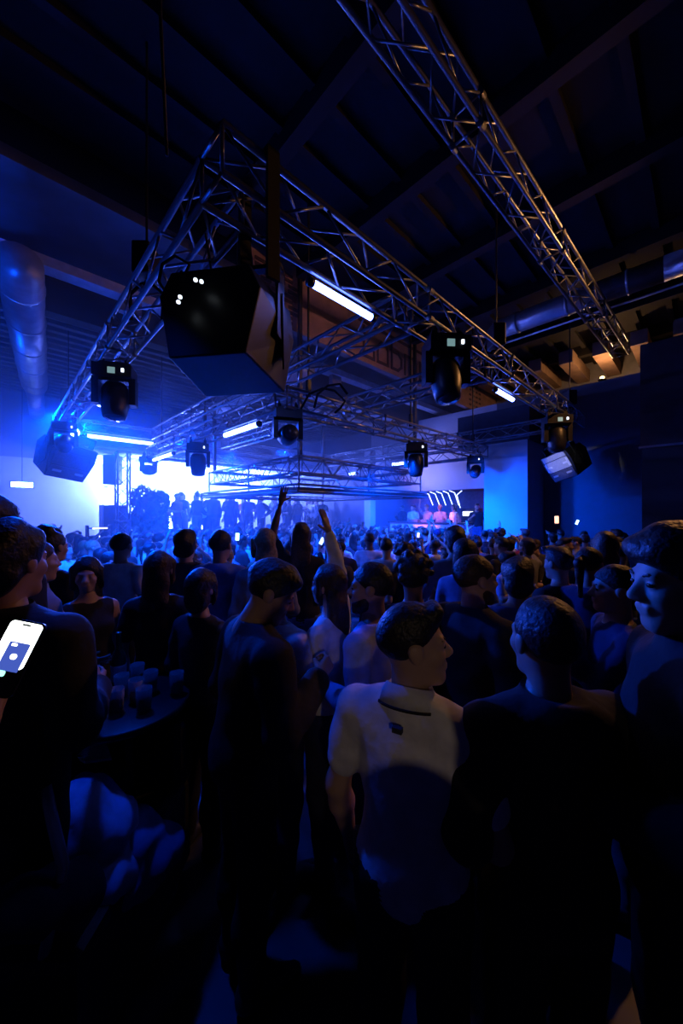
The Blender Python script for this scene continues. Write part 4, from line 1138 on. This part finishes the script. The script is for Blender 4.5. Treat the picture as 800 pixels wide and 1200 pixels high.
# ------------------------------------------------------------------ booth
root = empty('dj_desk', G(7.2, 11.45, 0.48)); root.rotation_euler = (0, 0, ANG_U)
PINK = mat('desk_front', (.72, .45, .55), .6)
MB().box(-1.55, 1.55, -.35, .30, 0, 1.02).obj('desk_body', PINK, root, bevel=.02)
MB().box(-1.6, 1.6, -.4, .35, 1.02, 1.07).obj('desk_top', BLACKP, root)
for k_ in range(3): MB().box(-.9 + k_ * .62, -.45 + k_ * .62, -.2, .2, 1.07, 1.15).obj('mixer', GRILLD, root)
tag(root, 'long pale desk of the disc jockey booth', 'desk')
st = empty('loudspeaker_stack', G(6.0, 12.5, .48)); st.rotation_euler = (0, 0, ANG_U)
for k_ in range(2):
    c_ = MB().box(-.28, .28, -.28, .28, k_ * .8, k_ * .8 + .78).obj('cabinet', BLACKP, st, bevel=.015)
    MB().box(-.2, .2, .28, .30, k_ * .8 + .5, k_ * .8 + .66).obj('lit_panel', LEDW if k_ else PANEL, c_)
tag(st, 'dark loudspeaker stack with lit white panels in the booth', 'loudspeaker')
for k_ in range(6):
    x0 = 496 + k_ * 7.6; L_ = 1.0 - .06 * (k_ % 2)
    tri = [PX(x0, 577 - k_ * .5, 13.2), PX(x0 + 6, 579 - k_ * .4, 13.1), PX(x0 + 11, 579 + 13 * L_, 13.0)] if k_ < 5 else [PX(541, 575, 12.6), PX(535, 580, 12.6), PX(539, 595, 12.5)]
    o = MB().tube(tri, .011, 8).obj('bent_led_tube', mat('bent_tube_lit', (1, 1, 1), .4, emit=(.45, .55, 1.0), strength=5), None, True)
    tag(o, 'bent white glowing tube hung from the booth ceiling', 'tube light', 'bent tubes over the booth')
spot('booth_pink_light', G(7.0, 9.4, 3.25), G(7.1, 11.8, 1.5), 900, (1.0, .22, .52), 34, .5, .08)
spot('booth_lavender_light', G(7.3, 10.1, 3.2), G(6.8, 11.3, 3.4), 60, (.42, .36, 1.0), 120, .9, .1)
point('booth_blue_light', G(8.6, 12.9, 2.4), 26, BLUE, .1)
point('booth_red_light', G(5.0, 12.9, 2.2), 6, (1, .05, .15), .06)

# ------------------------------------------------------------------ platform things
pl = empty('potted_bush', G(11.6, 3.15, FLR)); pl.scale = (1, 1, 1.12)
MB().box(-.42, .42, -.28, .28, 0, 1.15).obj('planter', BLACKP, pl, bevel=.02)
for k_ in range(9):
    a = rng.uniform(0, 6.28); MB().tube([(rng.uniform(-.2, .2), rng.uniform(-.1, .1), 1.1), (math.cos(a) * .2, math.sin(a) * .2, 1.6), (math.cos(a) * .45, math.sin(a) * .4, 2.2 + rng.uniform(-.2, .3))], .012, 5).obj('stem', mat('bark', (.08, .05, .03), .8), pl)
lf = MB()
for _ in range(1100):
    d = rng.normal(size=3); d /= np.linalg.norm(d); r_ = rng.uniform(.45, 1) ** .5
    bl = ((-.3, 0, 1.7), (.28, .05, 1.75), (0, 0, 2.1), (-.2, .1, 2.35), (.3, 0, 2.25), (.05, -.1, 1.5))[int(rng.integers(6))]
    c_ = Vector((bl[0] + d[0] * .34 * r_, bl[1] + d[1] * .32 * r_, bl[2] + d[2] * .34 * r_))
    ax_ = Vector(rng.normal(size=3)).normalized(); n_ = ax_.orthogonal().normalized()
    L, W_ = rng.uniform(.08, .16), rng.uniform(.03, .05)
    lf.add([c_ - ax_ * L, c_ + n_ * W_, c_ + ax_ * L, c_ - n_ * W_], [(0, 1, 2, 3)])
lfo = lf.obj('leaves', mat('leaf_green', (.06, .14, .05), .6), pl); lfo['kind'] = 'stuff'
tag(pl, 'tall bushy potted plant beside the truss tower', 'plant')
fc = empty('flight_case', G(12.7, 2.5, FLR)); fc.scale = (1, 1, 1.13); fc.rotation_euler = (0, 0, ANG_V)
MB().box(-.3, .3, -.25, .25, .1, 2.15).obj('case_body', BLACKP, fc, bevel=.02)
for sx in (-.3, .3):
    for sy in (-.25, .25):
        MB().cyl((sx * .85, sy * .8, 0), (sx * .85, sy * .8, .1), .04).obj('caster', BLACKM, fc)
        MB().box(sx - .015, sx + .015, sy - .015, sy + .015, .1, 2.16).obj('corner_rail', ALU, fc)
tag(fc, 'tall dark equipment case beside the truss tower', 'equipment case')
sh = empty('lit_shelf', G(11.0, 1.85, FLR)); sh.scale = (1, 1, 1.16); sh.rotation_euler = (0, 0, ANG_V)
for sx in (-.25, .25): MB().box(sx - .02, sx + .02, -.15, .15, 0, 1.62).obj('upright', BLACKM, sh)
for z in (1.2, 1.36, 1.54):
    b_ = MB().box(-.25, .25, -.15, .15, z, z + .03).obj('shelf_board', BLACKP, sh); MB().box(-.16, .16, -.17, -.15, z, z + .025).obj('glowing_edge', LEDW, b_)
tag(sh, 'narrow dark shelf with three glowing edges below the truss tower', 'shelf')

# ------------------------------------------------------------------ phones
PHB = mat('phone_body', (.01, .01, .012), .25)
PHS = mat('phone_screen_white', (.9, .95, .95), .3, emit=(.92, 1.0, .96), strength=2.6)
PHD = mat('phone_screen_picture', (.02, .05, .2), .3, emit=(.05, .09, .42), strength=1.0)
PHG = mat('phone_screen_green', (.3, .9, .7), .3, emit=(.35, 1.0, .78), strength=1.5)
PHK = mat('phone_screen_black', (.01, .01, .012), .3)
ph = empty('glowing_phone', PX(14, 770, .80))
ph.rotation_euler = (R(-22), R(14), R(6))
def rbox(w, h, y0, y1, r=.012, n=5, cx=0, cz=0):
    poly = []
    for (sx, sz, a0) in ((1, -1, -90), (1, 1, 0), (-1, 1, 90), (-1, -1, 180)):
        for i in range(n + 1):
            a = R(a0 + 90 * i / n); poly.append((cx + sx * (w / 2 - r) + r * math.cos(a), cz + sz * (h / 2 - r) + r * math.sin(a)))
    return MB().prism(poly, y0, y1)
rbox(.078, .160, -.004, .004).obj('phone_case', PHB, ph)
scn = rbox(.073, .154, -.0052, -.004, .010).obj('screen', PHK, ph)
rbox(.071, .098, -.0056, -.005, .009, cz=.027).obj('white_page', PHS, scn)
rbox(.044, .060, -.0060, -.0054, .001, cx=.006, cz=.002).obj('picture', PHD, scn)
rbox(.014, .012, -.0064, -.0058, .0058, cx=.006, cz=.002).obj('bright_spot', PHS, scn)
rbox(.012, .006, -.0064, -.0058, .002, cx=-.004, cz=.026).obj('bright_spot', PHS, scn)
rbox(.018, .004, -.0062, -.0054, .0019, cz=.070).obj('camera_cutout', PHK, scn)
rbox(.040, .012, -.0060, -.0054, .004, cx=-.014, cz=-.034).obj('green_bar', PHG, scn)
tag(ph, 'glowing white phone screen held at arm height', 'phone')
def far_phone(x, y, dep, label, m):
    o = empty('lit_phone', PX(x, y, dep)); face_cam(o); o.rotation_euler.y = R(rng.uniform(-30, 30))
    o.scale = (.75, .75, .75)
    rbox(.078, .158, .0, .008).obj('phone_case', PHB, o); rbox(.072, .15, -.002, .0, .008).obj('screen', m, o)
    tag(o, label, 'phone')
PHW = mat('phone_screen_warm', (.9, .7, .6), .3, emit=(1.0, .55, .38), strength=1.6)
PHB2 = mat('phone_screen_blue', (.6, .8, 1), .3, emit=(.35, .62, 1.0), strength=4)
far_phone(652, 609, 5.4, 'lit phone with a warm screen held up by the pillar', PHW)
far_phone(676, 612, 8.5, 'small lit phone held up below the pale-fronted loudspeaker', PHB2)
far_phone(377, 634, 5.6, 'lit phone held up below the small truss', PHB2)
far_phone(432, 634, 7.0, 'lit phone held up between the slim column and the curly hair', PHB2)
far_phone(490, 627, 8.2, 'bright lit phone held up in front of the booth desk', PHW)
far_phone(278, 629, 5.4, 'lit phone held up below the platform', PHB2)

# ------------------------------------------------------------------ seat with coats, table with glasses
seat = empty('lounge_seat', (-1.22, 1.45, 0))
LEA = mat('dark_leather', (.02, .02, .024), .45, 0, .2, 20, .3)
MB().box(-.55, .42, -.38, .45, .08, .55).obj('seat_block', LEA, seat, bevel=.04)
MB().box(-.55, .42, .32, .48, .5, .86).obj('backrest', LEA, seat, bevel=.04)
MB().tube([Vector(PX(53, 922, 1.16)) - Vector((-1.22, 1.45, 0)), Vector(PX(62, 965, 1.14)) - Vector((-1.22, 1.45, 0)), Vector(PX(74, 1014, 1.10)) - Vector((-1.22, 1.45, 0)), Vector((.20, -.35, .1))], .017, 10).obj('metal_trim', GALV, seat, True)
for sx in (-.48, .36):
    for sy in (-.3, .38): MB().cyl((sx, sy, 0), (sx, sy, .1), .02).obj('foot', ALU, seat)
tag(seat, 'low dark lounge seat heaped with coats', 'seat')
def coat(blobs, m, label, vox=.014, wob=.010, name='folded_coat', seed=1.0):
    pr = []
    for (x, y, d, rx, ry, rz) in blobs:
        c_ = PX(x, y, d); pr.append(('e', tuple(c_), (rx, ry, rz), .04))
    o = link(name, np_mesh(name, grow(pr, vox, (), wob, seed), [m]))
    tag(o, label, 'coat', 'coats heaped on the lounge seat')
coat([(98, 945, 1.40, .11, .12, .10), (118, 970, 1.38, .12, .13, .09), (86, 985, 1.34, .10, .12, .10), (110, 1010, 1.38, .2, .2, .12)], CM['light blue'], 'pale blue coat bunched on the lounge seat', seed=2)
coat([(150, 978, 1.45, .14, .12, .055), (185, 992, 1.48, .10, .10, .045), (160, 1010, 1.45, .16, .16, .08)], CM['denim blue'], 'denim coat spread flat beside the pale blue coat', seed=3)
coat([(100, 905, 1.62, .14, .10, .09), (75, 910, 1.60, .10, .1, .09), (120, 925, 1.58, .12, .10, .08)], CM['black'], 'shiny black coat folded behind the pale blue coat', seed=4)
coat([(60, 1050, 1.12, .14, .10, .05), (30, 1062, 1.05, .14, .1, .05), (90, 1045, 1.15, .08, .08, .04)], CM['navy'], 'navy scarf-like coat trailing over the seat edge', seed=5)
pb = MB()
c0 = [PX(88, 886, 1.60), PX(120, 859, 1.72), PX(131, 888, 1.60), PX(100, 892, 1.54)]
pb.add(c0 + [w - Vector((0, 0, .012)) for w in c0], [(0, 3, 2, 1), (4, 5, 6, 7), (0, 1, 5, 4), (1, 2, 6, 5), (2, 3, 7, 6), (3, 0, 4, 7)])
tag(pb.obj('folded_paper', mat('paper_white', (.85, .85, .88), .7)), 'folded white paper lying on the black coat', 'paper')
TZ = .98
td = (CAMZ - TZ) * FPX / 222.0
tb = empty('high_table', (((148 - 400) / FPX) * td, td, 0))
MB().lathe([(.27, TZ - .035), (.29, TZ - .03), (.29, TZ - .005), (.28, TZ)], 32).obj('table_top', BLACKP, tb, True)
MB().cyl((0, 0, .03), (0, 0, TZ - .03), .035, n=16).obj('pedestal', BLACKM, tb, True)
MB().lathe([(.24, 0), (.24, .015), (.05, .035)], 24).obj('foot_plate', BLACKM, tb, True)
tag(tb, 'round black high table crowded with empty glasses', 'table')
GLASS = mat('clear_glass', (.75, .8, .85), .08, 0, .02, 5)
GLASS.node_tree.nodes['Principled BSDF'].inputs['Transmission Weight'].default_value = .75
gm = MB().lathe([(.028, 0), (.030, .004), (.036, .11), (.034, .11), (.028, .012), (.004, .010)], 18).mesh('glass_wall', GLASS, True)
dm = MB().lathe([(.0265, .013), (.031, .06), (.004, .061)], 18).mesh('drink', mat('dark_drink', (.05, .02, .02), .2), True)
for k_ in range(9):
    a = k_ * 2.4; r_ = .05 + .022 * k_
    g_ = empty('drinking_glass', tb.location + Vector((r_ * math.cos(a), r_ * math.sin(a), TZ)))
    link('glass_wall', gm, g_)
    if k_ % 3 == 0: link('drink', dm, g_)
    tag(g_, 'clear tumbler with dark drink left on the round high table' if k_ % 3 == 0 else 'empty clear tumbler standing on the round high table', 'glass', 'tumblers with drink on the table' if k_ % 3 == 0 else 'empty tumblers on the table')
bt = empty('glass_bottle', tb.location + Vector((-.12, .13, TZ)))
MB().lathe([(.034, 0), (.036, .01), (.036, .15), (.030, .19), (.014, .22), (.013, .29), (.015, .295), (.012, .30)], 20).obj('bottle_glass', mat('green_glass', (.03, .09, .05), .1), bt, True)
MB().lathe([(.0365, .05), (.0368, .06), (.0368, .12), (.0365, .13)], 20).obj('label', WHITEP, bt, True)
tag(bt, 'dark green bottle with white label on the high table', 'bottle')
fb = empty('ceiling_flood_lamp', (5.7, 5.05, 5.80))
MB().box(-.14, .14, -.08, .08, .0, .12).obj('housing', BLACKM, fb); MB().box(-.02, .02, -.02, .02, .1, .95).obj('mount', BLACKM, fb)
tag(fb, 'small warm flood lamp fixed under the dark ceiling', 'lamp')
fb2 = empty('work_lamp', (.30, -2.68, 2.55))
MB().box(-.12, .12, -.08, .08, .0, .12).obj('housing', BLACKM, fb2); MB().cyl((0, 0, .1), (0, 0, Z_HI - 2.55), .012).obj('hanging_rod', BLACKM, fb2)
tag(fb2, 'small warm work lamp hanging on a thin rod', 'lamp')

wb = empty('wall_top_lamp', G(1.9, 11.42, 5.35))
MB().box(-.08, .08, -.05, .05, 0, .08).obj('housing', BLACKM, wb)
MB().lathe([(.03, .08), (.05, .10), (.045, .14), (.01, .16)], 12).obj('bulb', mat('bulb_lit', (1, .8, .5), .4, emit=(1.0, .55, .2), strength=8), wb, True)
tag(wb, 'small warm bulb glowing on top of the wall by the long truss', 'lamp')
# ------------------------------------------------------------------ haze
hz = bpy.data.materials.new('club_haze'); hz.use_nodes = True
nt = hz.node_tree; nt.nodes.clear()
out = nt.nodes.new('ShaderNodeOutputMaterial'); vsx = nt.nodes.new('ShaderNodeVolumeScatter')
vsx.inputs['Color'].default_value = (.66, .80, 1, 1); vsx.inputs['Density'].default_value = .045; vsx.inputs['Anisotropy'].default_value = .35
nt.links.new(vsx.outputs[0], out.inputs['Volume'])
ho = MB().gbox(4.6, 15.9, -8.9, 11.25, FLR + .02, 5.9).obj('haze', hz)
tag(ho, 'thin blue-lit haze hanging over the far half of the dance floor', 'haze', kind='stuff')
print('CROWD', CROWD[0], len(bpy.data.objects))
